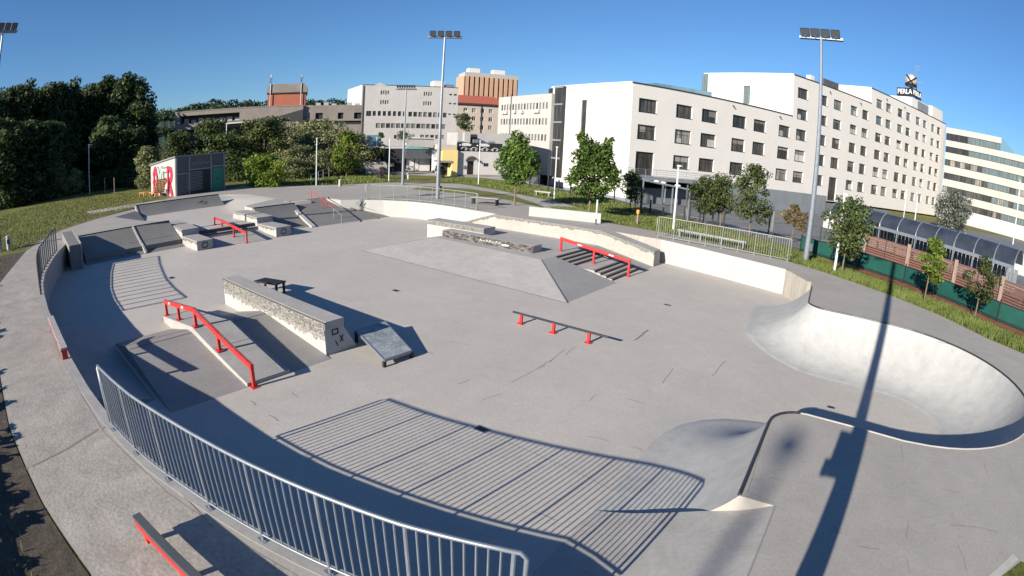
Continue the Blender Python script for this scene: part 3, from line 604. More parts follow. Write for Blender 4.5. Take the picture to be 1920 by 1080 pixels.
for k in range(6): mb.bar((-42.55-.05*k, 16.6+.1*k, -.03+.02*k), (-42.5-.06*k, 17.0+.05*k, .0+.02*k), .03, .02)
mb.build('graffiti', 'marker', t)
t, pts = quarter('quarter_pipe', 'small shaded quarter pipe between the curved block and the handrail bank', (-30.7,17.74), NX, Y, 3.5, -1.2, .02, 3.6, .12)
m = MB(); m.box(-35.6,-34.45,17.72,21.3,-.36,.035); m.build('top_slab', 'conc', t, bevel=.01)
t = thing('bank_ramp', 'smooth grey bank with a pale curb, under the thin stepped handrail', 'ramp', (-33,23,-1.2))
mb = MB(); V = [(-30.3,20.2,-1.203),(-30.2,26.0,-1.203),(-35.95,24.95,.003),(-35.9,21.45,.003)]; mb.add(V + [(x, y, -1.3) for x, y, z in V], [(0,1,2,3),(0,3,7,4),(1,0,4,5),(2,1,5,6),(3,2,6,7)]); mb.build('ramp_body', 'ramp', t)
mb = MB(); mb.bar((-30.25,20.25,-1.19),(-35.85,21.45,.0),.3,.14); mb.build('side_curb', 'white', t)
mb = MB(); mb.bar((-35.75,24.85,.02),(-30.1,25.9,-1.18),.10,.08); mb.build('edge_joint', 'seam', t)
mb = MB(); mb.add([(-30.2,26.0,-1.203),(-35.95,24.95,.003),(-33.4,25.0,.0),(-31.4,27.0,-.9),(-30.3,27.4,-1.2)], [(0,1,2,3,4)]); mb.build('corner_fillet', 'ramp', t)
hp = [(-29.95,22.4,-1.2),(-31.35,22.75,-.92),(-33.6,23.3,-.46),(-35.95,23.85,0)]
t = thing('handrail', 'thin stepped handrail with a red upper end on the grey bank at the back', 'handrail', hp[0])
for i, p in enumerate(hp): MB().tube([p, (p[0], p[1], p[2]+.62)], .028, 6).build('post', 'red' if i > 1 else 'galv', t)
tops = [(x, y, z+.62) for x, y, z in hp]
MB().tube(tops[1:], .032, 6).build('rail_bar', 'red', t); MB().tube(tops[:2], .032, 6).build('rail_bar', 'galv', t)
# wedge at the left wall and the bank behind the left quarter pipe
t = thing('wallride_wedge', 'tall grey wedge block leaning in the shaded left corner by the short railing', 'ramp', (-31.5,3.7,-1.2))
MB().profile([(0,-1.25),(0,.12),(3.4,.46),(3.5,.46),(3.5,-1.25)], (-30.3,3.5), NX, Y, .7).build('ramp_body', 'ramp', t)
MB().profile([(-.03,-1.25),(-.03,.16),(3.4,.50),(3.5,.50),(3.5,-1.25)], (-30.3,4.2), NX, Y, .08).build('side_curb', 'wallgrey', t)
C0 = G(274, 417, -.6); D0 = G(244, 422, -.4)
mb = MB(); mb.add([(*B0, .002), (*B1, .002), (*C0, -.6), (*D0, -.4)], [(0,1,2,3)]); mb.add([(*D0, -.4), (*C0, -.6), (-34.0,11.3,-.6), (-34.0,10.9,-.05), (-36.6,9.7,.0)], [(0,1,2,3,4)])
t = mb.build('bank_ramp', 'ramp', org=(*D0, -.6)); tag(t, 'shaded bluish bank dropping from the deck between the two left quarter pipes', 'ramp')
t = thing('bank_ramp', 'shaded bank along the foot of the grey wall, in front of the nearest funbox', 'ramp', (-15.5,2,-1.2))
MB().profile([(0,-1.25),(0,-.62),(1.95,-1.195),(1.95,-1.25)], (-18.9,1.06), Y, X, 6.6).build('ramp_body', 'wallgrey', t)
# drains and lids let into the floor
def drain(u, v, w, label, z=ZF):
    x, y = G(u, v, z); zf = zfloor(x, y) if z < -.5 else z
    x, y = G(u, v, zf); t = thing('drain_cover', label, 'drain', (x, y, zf)); MB().box(x-w, x+w, y-w*.7, y+w*.7, zf-.02, zf+.008).build('drain_frame', 'galv', t); MB().box(x-w*.75, x+w*.75, y-w*.5, y+w*.5, zf, zf+.011).build('drain_grate', 'black', t)
drain(903, 805, .16, 'square steel drain cover at the edge of the striped railing shadow')
drain(1558, 764, .13, 'small rectangular drain in the floor of the big bowl')
drain(742, 545, .16, 'small dark drain in the open floor above the spine wall shadow')
drain(1251, 572, .14, 'small dark drain in the open floor right of the pyramid')
drain(322, 521, .2, 'small dark drain in the striped shadow by the left wall')
# ------------------------------------------------------------------ railings
def railing(name, label, P, posts_at, steel, h=1.18, step=.115, base=0, loop=.12, feet=True, barr=.012, pr=.024):
    P = [Vector(p) for p in P]; L = [0]
    for a, b in zip(P, P[1:]): L.append(L[-1]+(b-a).length)
    def at(s):
        s = max(0, min(L[-1], s)); i = max(j for j in range(len(L)) if L[j] <= s+1e-9); i = min(i, len(P)-2); f = (s-L[i])/(L[i+1]-L[i]); q = P[i].lerp(P[i+1], f); return (q.x, q.y)
    t = thing(name, label, 'railing', (*at(L[-1]/2), base)); n = max(2, int(L[-1]/.4)); S = [L[-1]*i/n for i in range(n+1)]
    e0, e1 = at(0), at(L[-1])
    MB().tube([(*e0, base+.1), (*e0, base+h-.06), (*at(.06), base+h)] + [(*at(s), base+h) for s in S[1:-1]] + [(*at(L[-1]-.06), base+h), (*e1, base+h-.06), (*e1, base+.1)], .026, 8).build('top_rail', steel, t, smooth=True)
    MB().tube([(*at(s), base+.1) for s in S], .018, 6).build('bottom_rail', steel, t, smooth=True)
    ps = [loop + (L[-1]-2*loop)*i/posts_at for i in range(posts_at+1)]
    for s in ps:
        x, y = at(s); m = MB(); m.tube([(x, y, base-.02), (x, y, base+h-.01)], pr, 8)
        if feet: m.box(x-.08, x+.08, y-.05, y+.05, base, base+.012); m.tube([(x+.05, y, base), (x+.05, y, base+.03)], .012, 6)
        m.build('post', steel, t, smooth=False)
    m = MB()
    for a, b in zip(ps, ps[1:]):
        k = max(1, round((b-a)/step))
        for i in range(1, k): m.tube([(*at(a+(b-a)*i/k), base+.1), (*at(a+(b-a)*i/k), base+h-.02)], barr, 5, False)
    m.build('bar_infill', steel, t)
    return t
near = [(x, y-.10) for x, y in ARC[:9]][::-1]
railing('bar_railing', 'curved galvanised bar railing nearest the camera, throwing the striped shadow', near, 7, 'galv', 1.2)
railing('bar_railing', 'short curved dark bar railing on the far left wall', [(x-.02, y-.12) for x, y in ARC[13:19]][::-1], 14, 'darkgrey', 1.15, 2.2, pr=.042)
railing('bar_railing', 'long straight bar railing above the white wall at right', [(-10.15,28.25),(-2.55,28.2)], 8, 'fencegreen', 1.15, .13, barr=.010)
BR = [(-32.4,26.55),(-30.9,27.4),(-29,28.2),(-27,28.5),(-24.6,28.4),(-22.6,28.1)]
railing('bar_railing', 'plain railing on top of the curved white wall at the back', BR, 9, 'fencegreen', 1.1, .14, barr=.006)
# ------------------------------------------------------------------ benches
def bench(name, label, p, q, h=.45, w=.32, matside='red', matseat='postwood', nleg=3, fd=.10):
    p, q = Vector(p), Vector(q); d = (q-p).normalized(); n = Vector((-d.y, d.x)); t = thing(name, label, 'bench', (*((p+q)/2), 0))
    MB().obox(p-n*w/2, d, n, (q-p).length, w, h-.05, h).build('seat', matseat, t, bevel=.006)
    m = MB(); m.obox(p-n*(w/2+.006)+d*.03, d, n, (q-p).length-.06, .05, h-fd, h-.052); m.obox(p+n*(w/2-.05)+d*.03, d, n, (q-p).length-.06, .05, h-fd, h-.052); m.build('seat_frame', matside, t)
    for k in range(nleg):
        o = p + d*(.12+((q-p).length-.34)*k/(nleg-1)); MB().obox(o-n*(w/2-.02), d, n, .08, w-.04, 0, h-fd).build('leg', matside, t)
    return t
bench('low_bench', 'red low bench with grey seat on the shaded path edge at left', (-16.35,.95), (-13.2,.97), .34, .2, 'red', 'conc')
bench('low_bench', 'red low bench with grey slab seat at the bottom edge, nearest the camera', (-6.0,.74), (-2.9,1.17), .36, .13, 'red', 'darkgrey', 4, .17)
bench('low_bench', 'slim bench behind the bars of the long railing at right', (-9.4,29.9), (-5.2,29.55), .42, .3, 'galv', 'conc', 4)
bench('low_bench', 'pale slab bench in the grass beside the footpath', G(1004,366), G(1034,369), .42, .5, 'conc', 'white', 2)
t = bench('grind_bench', 'dark bench with a worn grey top on the pavement right of the plain railing', G(884,381), G(936,385), .5, .7, 'black', 'conc', 2)
# ------------------------------------------------------------------ paths, plaza, lawn
def structure(mb, name, m): o = mb.build(name, m); o['kind'] = 'structure'; return o
structure(MB().poly([(-51.5,23.0),(-49,27.2),(-46,28.6),(-41,31.3),(-36,34.8),(-37.5,38.2),(-33,40.0),(-27,38.4),(-21.5,34.4),(-19.0,31.4),(-16,31.0),(-16.8,34.6),(-21.2,37.3),(-25.7,39.2),(-31.4,41.6),(-37.7,43.6),(-43.4,38.6),(-44.5,33.2),(-47.5,29.8),(-53,26.2)][::-1], -.012), 'footpath', 'road')
structure(MB().poly([(-120,62),(-62,47),(-46,50),(-43,53.2),(-35,51.5),(-30.5,49.6),(-21,45.6),(-14,40.6),(-7.6,36.8),(-2,33.7),(2.2,32.2),(6,29.4),(9.2,26.4),(40,26),(60,60),(60,140),(-27,66),(-60,80),(-110,100)], -.018, BASIN), 'plaza', 'plaza')
structure(MB().poly([(-62,47.5),(-46,50.2),(-43,53.4),(-34,52),(-40,58.5),(-56,66),(-75,62)], -.012), 'pavement', 'road')
def blades(name, label, n, region, h, w, mats, col2=.25):
    """many thin bent blades standing on the ground"""
    mb = MB(); k = 0
    while k < n:
        x, y = region(); z0 = -.03; hh = h*random.uniform(.5, 1.25); a = random.uniform(0, 6.3); lx, ly = random.gauss(0, .3)*hh, random.gauss(0, .3)*hh; ww = w*random.uniform(.7, 1.3)
        dx, dy = math.cos(a)*ww, math.sin(a)*ww; mb.cur = 1 if random.random() < col2 else 0
        mb.add([(x-dx,y-dy,z0),(x+dx,y+dy,z0),(x+lx*.4+dx*.7,y+ly*.4+dy*.7,z0+hh*.6),(x+lx*.4-dx*.7,y+ly*.4-dy*.7,z0+hh*.6),(x+lx,y+ly,z0+hh)], [(0,1,2,3),(3,2,4)]); k += 1
    o = mb.build(name, mats); o['kind'] = 'stuff'; return o
def between(P, Q):
    """random point between two polylines with matching vertices"""
    L = [math.hypot(P[i+1][0]-P[i][0], P[i+1][1]-P[i][1]) for i in range(len(P)-1)]; T = sum(L)
    def f():
        s = random.uniform(0, T); i = 0
        while s > L[i] and i < len(L)-1: s -= L[i]; i += 1
        u = min(1, s/L[i]); v = random.random()
        p = [P[i][k]+(P[i+1][k]-P[i][k])*u for k in (0, 1)]; q = [Q[i][k]+(Q[i+1][k]-Q[i][k])*u for k in (0, 1)]
        return p[0]+(q[0]-p[0])*v, p[1]+(q[1]-p[1])*v
    return f
blades('grass_verge', '', 17000, between([(-2.4,28.3),(-.5,27.35),(2.7,25.2),(5.2,23.2),(7.1,21.0),(9.5,19.5),(12,15)], [(-2,29.8),(.6,29.0),(3.9,27.2),(6.4,25.2),(8.4,23.0),(11,21),(13,16)]), .21, .012, ['blade', 'blade2', 'flower'])
blades('grass_verge', '', 9000, between([(-21.0,34.4),(-18.6,31.9),(-14,30.8),(-9,30.4),(-5.5,29.4),(-2.6,28.5)], [(-19,35.8),(-16.0,36),(-13.5,37.0),(-8,35.3),(-3,32.5),(-.5,31.3)]), .15, .015, ['blade', 'blade2'])
blades('grass_verge', '', 9000, between([(-42,44.5),(-36,44.6),(-31.4,42),(-25.7,39.6),(-21.2,37.8),(-17.4,36.2)], [(-43,50),(-38,51),(-32,49.5),(-26,47.2),(-20,43.6),(-14,39.6)]), .17, .022, ['blade', 'blade2'])
blades('grass_lawn', '', 22000, between([(-33.5,.7),(-39.5,3.7),(-45,10.2),(-51,16)], [(-40,-12),(-52,-8),(-64,2),(-72,14)]),   .11, .02, ['blade2', 'blade'], .5)
blades('grass_lawn', '', 7000, between([(-52,27),(-47.5,31),(-44.8,35),(-44,40)], [(-62,30),(-56,36),(-54,41),(-52,47)]), .22, .03, ['blade', 'blade2'])
blades('grass_lawn', '', 1500, between([(-5.4,-1.0),(-9,-1.1),(-14,-1.35),(-20,-1.4),(-26,-1.25),(-32,.2)], [(-5.4,-2.6),(-9,-3),(-14,-3.4),(-20,-3.4),(-26,-3.2),(-32,-2)]), .16, .008, ['blade2', 'blade'], .4)
mb = MB(); mb.poly([(-5.6,-.26),(-7.6,-.6),(-10.5,-.93),(-13.7,-1.03),(-19,-1.08),(-25,-.9),(-32.6,.9),(-33.2,-1.5),(-25,-3),(-19,-3.1),(-13.7,-3.1),(-10.5,-3),(-7.6,-2.9),(-5.6,-2.7)], -.02); structure(mb, 'soil_shade_strip', 'soil')  # soil verge, widened and darkened to stand for the deep shade there
mb = MB(); mb.poly([(-33,1.1),(-36.5,2.7),(-42.5,7.9),(-47.9,14.3),(-51,17),(-53.5,14.2),(-50.5,13),(-45,6),(-39,1.5),(-34,.2)][::-1], -.022); structure(mb, 'worn_ground', mat('worn lawn edge', (.165,.14,.07), .95, scale=1.2, col2=(.11,.105,.03), fine=.35, fscale=20, bump=.5))

# ------------------------------------------------------------------ vegetation
def leaf_cloud(blobs, n, size, seed, shell=.55, droop=.0):
    r = np.random.default_rng(seed); q_ = random.Random(seed)
    blobs = list(blobs) + [(b[0]+b[3]*.95*math.cos(a_), b[1]+b[4]*.95*math.sin(a_), b[2]+b[5]*q_.uniform(-.5, .9), b[3]*.42, b[4]*.42, b[5]*.42) for b in blobs for a_ in (q_.uniform(0, 6.3), q_.uniform(0, 6.3))]; vol = np.array([b[3]*b[4]*b[5] for b in blobs])**.7; pick = r.choice(len(blobs), n, p=vol/vol.sum())
    B = np.array(blobs)[pick]; d = r.normal(size=(n, 3)); d /= np.linalg.norm(d, axis=1)[:, None]
    rad = np.where(r.random(n) < shell, r.uniform(.82, 1.12, n), r.uniform(.25, .95, n))
    c = B[:, :3] + d*B[:, 3:6]*rad[:, None]
    nrm = d*.8 + r.normal(size=(n, 3))*.6 + np.array([0, 0, .5]); nrm /= np.linalg.norm(nrm, axis=1)[:, None]
    t = np.cross(nrm, r.normal(size=(n, 3))); t /= np.linalg.norm(t, axis=1)[:, None]; b = np.cross(nrm, t)
    s = size*r.uniform(.6, 1.35, n)[:, None]; k = .55
    bend = nrm*s*.25
    V = np.stack([c-t*s, c-b*s*k+bend*.3, c+t*s-bend, c+b*s*k+bend*.3], 1).reshape(-1, 3)
    tone = r.random(n); clump = r.random(len(blobs))[pick]; mi = np.where(tone+clump*.8 < .55, 2, np.where(tone+clump*.5 > 1.02, 1, 0))
    return V, mi
def crown_mesh(name, kind, blobs, n, size, seed, shell=.55):
    V, mi = leaf_cloud(blobs, n, size, seed, shell); me = bpy.data.meshes.new(name)
    me.vertices.add(len(V)); me.vertices.foreach_set('co', V.ravel()); nf = len(V)//4
    me.loops.add(nf*4); me.loops.foreach_set('vertex_index', np.arange(nf*4)); me.polygons.add(nf); me.polygons.foreach_set('loop_start', np.arange(nf)*4)
    for m in LEAF[kind]: me.materials.append(m)
    me.polygons.foreach_set('material_index', mi.astype(np.int32)); me.update(calc_edges=True); me.validate(); return me
def blobset(seed, H, W, base, nb, top=.35, sq=.9):
    """irregular set of ellipsoids filling a crown from height base to H, half width W"""
    r = random.Random(seed); out = []
    for i in range(nb):
        f = (i+.5)/nb; z = base + (H-base)*f; prof_ = math.sin(PI*min(1, (f*.86+.16)))**.7*(1-top*f); a = i*2.4+r.uniform(-.6, .6); rr = W*1.15*prof_*r.uniform(.3, .8)
        s = W*r.uniform(.20, .50)*1.22*(1-.25*f); out.append((rr*math.cos(a), rr*math.sin(a), min(z, H-s*sq), s, s, s*sq*r.uniform(.75, 1.05)))
    return out
def make_tree(name, kind, H, W, base, nb, n, size, seed, label, cat='tree', group=None, trunk=.09, loc=(0,0,0), stake=False, top=.35, shell=.55, blobs=None):
    t = thing(name, label, cat, (0,0,0), group); bl = blobs or blobset(seed, H, W, base, nb, top)
    me = crown_mesh('crown', kind, bl, n, size, seed, shell); c = bpy.data.objects.new('crown', me); C.objects.link(c); c.parent = t
    m = MB(); r = random.Random(seed); jx = [r.uniform(-.04, .04)*H*.3 for _ in range(5)]
    m.tube([(0,0,-.1),(jx[0]*.3,jx[1]*.3,base*.6),(jx[1]*.6,jx[2]*.6,base+.1*(H-base)),(jx[2],jx[3],base+.45*(H-base)),(jx[3],jx[4],H*.93)], [trunk*1.25,trunk,trunk*.85,trunk*.5,trunk*.12], 7)
    for b in bl[::2][:14]:
        z0 = max(base*.85, b[2]-.35*abs(b[2]-base)-.2); m.tube([(jx[1]*.5, jx[2]*.5, z0*.85), (b[0]*.45, b[1]*.45, (z0+b[2])/2), (b[0], b[1], b[2])], [trunk*.4, trunk*.25, trunk*.08], 5)
    m.build('trunk', 'bark', t); t.location = loc
    return t
def place(src, loc, label, s=1, rot=0, sz=None, group=None):
    c = copy_tree(src); c.location = loc; c.scale = (s, s, sz or s); c.rotation_euler = (0, 0, rot); c['label'] = label
    if group: c['group'] = group
    return c
# the two maples
def hand(list_): return list_
t1 = [(0,0,5.05,.4,.4,.5),(-.25,.1,4.4,.75,.7,.6),(.35,-.2,4.0,.75,.7,.55),(-.75,.2,3.7,.7,.7,.6),(.85,.1,3.5,.8,.8,.6),(0,0,3.4,.9,.9,.7),(-1.0,0,2.9,.75,.75,.55),(.5,.2,2.9,.95,.9,.6),(1.15,-.1,2.85,.65,.65,.55),(-.35,0,2.4,.85,.85,.55),(.2,0,1.95,.6,.6,.45),(-.5,.2,1.85,.45,.45,.35),(.7,.1,2.35,.5,.5,.4)]
make_tree('maple_tree', 'maple', 5.6, 1.6, 1.5, 12, 5200, .125, 3, 'dark green maple in front of the white panelled building', loc=(*G(965,385),0), blobs=[(b[0]*1.12,b[1]*1.0,b[2],b[3]*1.05,b[4],b[5]*1.05) for b in t1], trunk=.075)
t2 = [(-.55,0,5.0,.5,.5,.5),(-.2,.2,4.5,.7,.7,.6),(.9,0,4.9,.35,.35,.42),(.65,.1,4.3,.6,.6,.5),(-.6,-.1,3.9,.8,.75,.6),(.5,.1,3.6,.9,.9,.65),(0,0,3.1,1.0,1,.7),(-.9,.1,2.9,.65,.65,.5),(1.05,0,2.95,.7,.7,.55),(1.3,.1,2.4,.5,.5,.4),(-1.35,.1,2.35,.5,.5,.38),(-.3,0,2.2,.7,.7,.5),(.65,0,1.95,.6,.6,.4),(-.55,0,1.7,.6,.6,.35),(.25,.1,1.45,.6,.6,.35)]
t2 = [(b[0]*1.16,b[1]*1.1,b[2],b[3]*.98,b[4]*.98,b[5]*.98) for b in t2]
make_tree('maple_tree', 'maple', 5.5, 1.7, 1.3, 12, 6200, .12, 5, 'bright green maple in front of the blank white hotel gable', loc=(*G(1104,407),0), blobs=t2, trunk=.075)
# young trees by the plaza
YT = 'young trees along the plaza edge'
y1 = make_tree('young_tree', 'young', 3.1, 1.15, 1.0, 11, 2000, .085, 21, 'small round young tree left of the hotel terrace', loc=(*G(1181,395),0), trunk=.045, group=YT)
y2 = make_tree('young_tree', 'young', 3.5, 1.6, 1.0, 14, 3600, .085, 22, 'bushy young tree before the dark doorway under the terrace', loc=(*G(1318,420),0), trunk=.05, group=YT)
place(y1, (*G(1350,425),0), 'leaning young tree right of the dark doorway, behind the long railing', 1.15, 2.0, 1.2, YT)
make_tree('young_tree', 'young', 4.75, 1.4, 1.1, 17, 4200, .09, 24, 'tallest young tree, crown reaching the lowest hotel windows', loc=(*G(1404,442),0), trunk=.055, group=YT, top=.6)
make_tree('young_tree', 'autumn', 2.5, .95, 1.0, 9, 1400, .08, 25, 'young tree with bronze leaves left of the right floodlight mast', loc=(*G(1484,452),0), trunk=.04, group=YT)
y5 = make_tree('young_tree', 'young', 3.8, 1.5, 1.1, 16, 4200, .085, 26, 'young tree behind the white post, right of the floodlight mast', loc=(*G(1578,512),0), trunk=.045, group=YT)
y6 = make_tree('young_tree', 'bright', 2.9, .75, 1.1, 10, 1900, .07, 27, 'light green sapling in front of the slatted screen', loc=(*G(1732,566),0), trunk=.035, group=YT)
make_tree('young_tree', 'young', 2.75, 1.0, 1.0, 11, 1700, .07, 28, 'sparse sapling at the right edge in front of the green mesh', loc=(*G(1827,597),0), trunk=.035, group=YT, shell=.8)
make_tree('ornamental_tree', 'silver', 6.3, 3.9, .4, 26, 10000, .18, 31, 'silver grey leaved tree beside the banded office block', loc=(*G(1784,432),0), trunk=.14, top=.2)
place(y6, (*G(1666,438),0), 'tiny lime green bush peeping over the slatted screen', .55, 1)
# light tree and yellow bush
make_tree('light_tree', 'bright', 5.6, 2.1, .9, 14, 4500, .14, 41, 'light green round tree on the grass bank at the end of the thicket', loc=(*G(650,331),0), trunk=.1)
make_tree('yellow_bush', 'bright', 3.5, 2.6, .15, 14, 4200, .15, 42, 'yellow green bush just right of the graffiti hut', 'bush', loc=(*G(500,350),0), trunk=.08, top=.3)
# thicket between hut and grey building
TH = 'thicket bushes behind the hut'
sh = [('olive', 6.4, 4.2, 51), ('young', 5.8, 3.6, 52), ('olive', 7.4, 4.6, 53), ('young', 7.8, 3.7, 54)]
SH = []
spots = [(-66,28.5,1,'dark green rounded tree directly behind the hut roof',1.05,.95),(-70,35,1,'dark bush to the right behind the hut',1.15,1.0),(-63.5,34.5,3,'tall dark green tree right of the hut',.95,.95),(-71.5,40.5,2,'olive willow in the middle of the thicket',1.05,.98),(-67.5,45,0,'grey green willow right of the middle of the thicket',1.25,1.12),(-63.5,42,2,'bushy olive willow in front of the right thicket',.78,.72),
         (-61,46.5,0,'olive willow beside the light green tree',.95,.86),(-60.5,37.5,0,'low grey bush before the thicket, above the yellow bush',.8,.62),(-75,31,3,'dark tall tree behind the thicket at left, before the brown building',.9,1.0),(-66.5,23.5,3,'narrow dark tree just left behind the hut',.7,.8),(-57.5,40,0,'small olive bush by the lamp post on the bank',.6,.5),(-71,50,2,'olive willow partly hidden at the thicket end',.8,.72),
         (-62,29.5,1,'low dark shrub between hut and yellow bush',.7,.6),(-57,34.5,0,'low olive shrub along the footpath',.6,.4)]
for i, (k, H, W, sd_) in enumerate(sh):
    SH.append(make_tree('thicket_tree', k, H, W, .2, 24, 8500, .18, sd_, 'x', 'tree', TH, trunk=.13, top=.3))
used = set()
spots = [(x, y, k, lab, s*1.12, szz*1.1) for x, y, k, lab, s, szz in spots]
for x, y, k, lab, s, szz in spots:
    if k in used: place(SH[k], (x, y, -.2), lab, s, random.uniform(0, 6), szz, TH)
    else: o = SH[k]; used.add(k); o.location = (x, y, -.2); o.scale = (s, s, szz); o['label'] = lab
make_tree('willow_bush', 'olive', 5.4, 2.3, .4, 16, 4600, .14, 56, 'drooping pale willow left behind the hut', loc=(*AT(278,330,68)[:2],-.2), trunk=.08, cat='bush', top=.4)
# dark wood at left
FO = 'dark trees of the wood at left'
fd = [('dark', 17.5, 6.6, 61), ('dark', 15.5, 6.0, 62), ('dark', 13.0, 5.0, 63)]
FT = [make_tree('forest_tree', k, H, W, .8, 34, 17000, .33, s_, 'x', 'tree', FO, trunk=.3, top=.35) for k, H, W, s_ in fd]
def fspot(u, D): p = AT(u, 340, D); return (p[0], p[1], -.2)
fs = [(232,93,0,'tallest dark tree of the wood, with ragged right edge',1.02,.98),(262,100,1,'dark tree behind the right edge of the wood',.8,.85),(190,96,0,'broad dark tree in the middle of the wood',.95,.98),(205,84,2,'rounded dark tree standing forward of the wood, above the lamp post',.86,.80),(150,98,1,'dark tree left of the wood middle',1,1.02),(110,92,0,'dark tree with a pointed top in the left half of the wood',.9,.98),(70,96,1,'dark tree second from the left part of the wood',1,1.1),
      (30,90,0,'dark tree near the left frame edge',.9,.98),(-15,88,1,'dark tree cut by the left frame edge',1,1.02),(60,78,2,'lower dark tree standing forward at far left',.95,.82),(8,74,2,'dark spreading tree low at the left edge',1.0,.85),(128,104,0,'dark tree deep inside the wood',1,.98),(165,106,1,'dark tree filling the gap behind the wood middle',1.1,1.0),(45,106,0,'dark tree deep in the wood at left',1.05,.98),(245,82,2,'dark bushy tree left behind the willow',.72,.66),(95,80,1,'dark tree in the front row, left of the pale bush',.72,.66)]
used = set()
for u, D, k, lab, s, szz in fs:
    if k in used: place(FT[k], fspot(u, D), lab, s, random.uniform(0, 6), szz, FO)
    else: o = FT[k]; used.add(k); o.location = fspot(u, D); o.scale = (s, s, szz); o['label'] = lab
pb = make_tree('pale_bush', 'olive', 4.6, 2.0, .3, 14, 3400, .13, 71, 'pale olive bush at the edge of the wood, the taller one', loc=fspot(112,76), trunk=.07, cat='bush', group='pale bushes before the wood')
place(pb, fspot(140,75), 'pale olive bush at the edge of the wood, the lower one', .85, 2, .78, 'pale bushes before the wood')
UB = 'dark undergrowth before the wood'
ub = make_tree('undergrowth_bush', 'dark', 3.0, 2.8, .1, 14, 3600, .17, 73, 'dark undergrowth at the far left', loc=fspot(20,72), trunk=.08, cat='bush', group=UB)
for u, D, lab in ((75,74,'dark undergrowth between the front trees at left'),(165,77,'dark undergrowth left of the lamp post'),(240,78,'dark undergrowth left of the willow'),(268,74,'dark undergrowth beside the hut'),(195,78,'dark undergrowth right of the lamp post')): place(ub, fspot(u, D), lab, random.uniform(.85, 1.1), random.uniform(0, 6), random.uniform(.7, 1), UB)
# thin dark stakes on the lawn
SK = 'thin dark stakes on the lawn before the wood'
m = MB(); m.tube([(0,0,-.1),(0,0,1.9)], .06, 6); m.slot(1).box(-.05,.05,-.05,.05,1.8,1.92)
s0 = m.build('tree_stake', ['postwood','black']); tag(s0, 'dark stake farthest left on the lawn', 'stake', SK); s0.location = (*G(7,386),0)
for u, v, lab in ((40,372,'dark stake left of the pale bushes on the lawn'),(62,368,'dark stake in the left middle of the lawn'),(103,362,'dark stake below the taller pale bush'),(197,362,'dark stake just right of the white lamp post'),(215,363,'thick dark stake in front of the wood, nearest the hut')):
    c = s0.copy(); C.objects.link(c); c.location = (*G(u,v),0); c['label'] = lab
p_ = G(17,468); t = thing('white_bollard', 'white stubby bollard with a blue patch on the lawn at far left', 'bollard', (*p_, 0)); MB().tube([(*p_,-.1),(*p_,.78),(*p_,.82)], [.16,.15,.12], 10).build('bollard_post', 'white', t); MB().box(p_[0]+.0,p_[0]+.165,p_[1]-.1,p_[1]+.1,.35,.6).build('blue_patch', mat('faded blue paint', (.05,.05,.25), .6), t)

# ------------------------------------------------------------------ lamps and masts
def flood(label, x, y, H, rb, rt, aim, n=4, gap=.62, wid=.5, name='floodlight_mast', grp='tall floodlight masts', tilt=.55, hh=.42):
    t = thing(name, label, 'floodlight', (x, y, 0), grp); m = MB(); k = 6
    m.tube([(x, y, -.2+ (H+.2)*i/k) for i in range(k+1)], [rb+(rt-rb)*(i/k) for i in range(k+1)], 12); m.tube([(x,y,-.05),(x,y,.03)], rb*2.2, 12); m.build('mast', 'galv', t, smooth=False)
    m = MB(); m.box(x+rb*.6, x+rb+.12, y-.12, y+.12, .6, 1.0); m.build('service_box', 'darkgrey', t)
    d = Vector((math.cos(aim), math.sin(aim))); s = Vector((-d.y, d.x)); c = Vector((x, y)); W = gap*n/2+.1
    m = MB(); m.bar((*(c-s*W), H), (*(c+s*W), H), .10, .12); m.bar((*(c-s*W-d*.15), H-.05), (*(c+s*W-d*.15), H-.05), .06, .08); m.build('crossbar', 'galv', t)
    for i in range(n):
        o = c + s*(gap*(i-(n-1)/2)) + d*.18; a = tilt; f = Vector((d.x*math.cos(a), d.y*math.cos(a), -math.sin(a))); u = Vector((d.x*math.sin(a), d.y*math.sin(a), math.cos(a))); s3 = Vector((s.x, s.y, 0)); O = Vector((o.x, o.y, H+.28)); P = []
        for ff in (-.10, .12):
            for (p, q) in ((-1,-1),(1,-1),(1,1),(-1,1)): P.append(O + f*ff + s3*wid/2*p*(1 if ff > 0 else .85) + u*hh/2*q*(1 if ff > 0 else .8))
        m = MB(); m.add(P, [(3,2,1,0),(4,5,6,7),(0,1,5,4),(1,2,6,5),(2,3,7,6),(3,0,4,7)]); m.bar(O-Vector((0,0,.28)), O-f*.05, .05, .05); h = m.build('lamp_head', 'lampdark', t)
        MB().add([q+f*.004 - (q-O-f*.12)*.12 for q in P[4:]], [(0,1,2,3)]).build('lamp_glass', 'lampglass', h)
    return t
mx_, my_ = G(820.5,372)
flood('floodlight mast with four dark lamps at the back, beside the plain railing', mx_, my_, 12.85, .165, .075, R(-52))
mx_, my_ = G(1510,490)
flood('floodlight mast with four dark lamps right of the long railing', mx_, my_, 11.95, .17, .07, R(-100), gap=.58, wid=.52)
px_, py_, pz_ = AT(7, 50, 35); flood('floodlight mast at the left picture edge, only its top in view', px_, py_, 12.75, .165, .07, R(20), gap=.5, wid=.42)
mx_, my_ = G(755,346)
flood('thin distant mast with a wide row of small lamps before the grey building', mx_, my_, 9.75, .16, .06, R(-50), n=8, gap=.24, wid=.2, name='slim_mast', grp='slim lamp masts', hh=.16, tilt=.9)
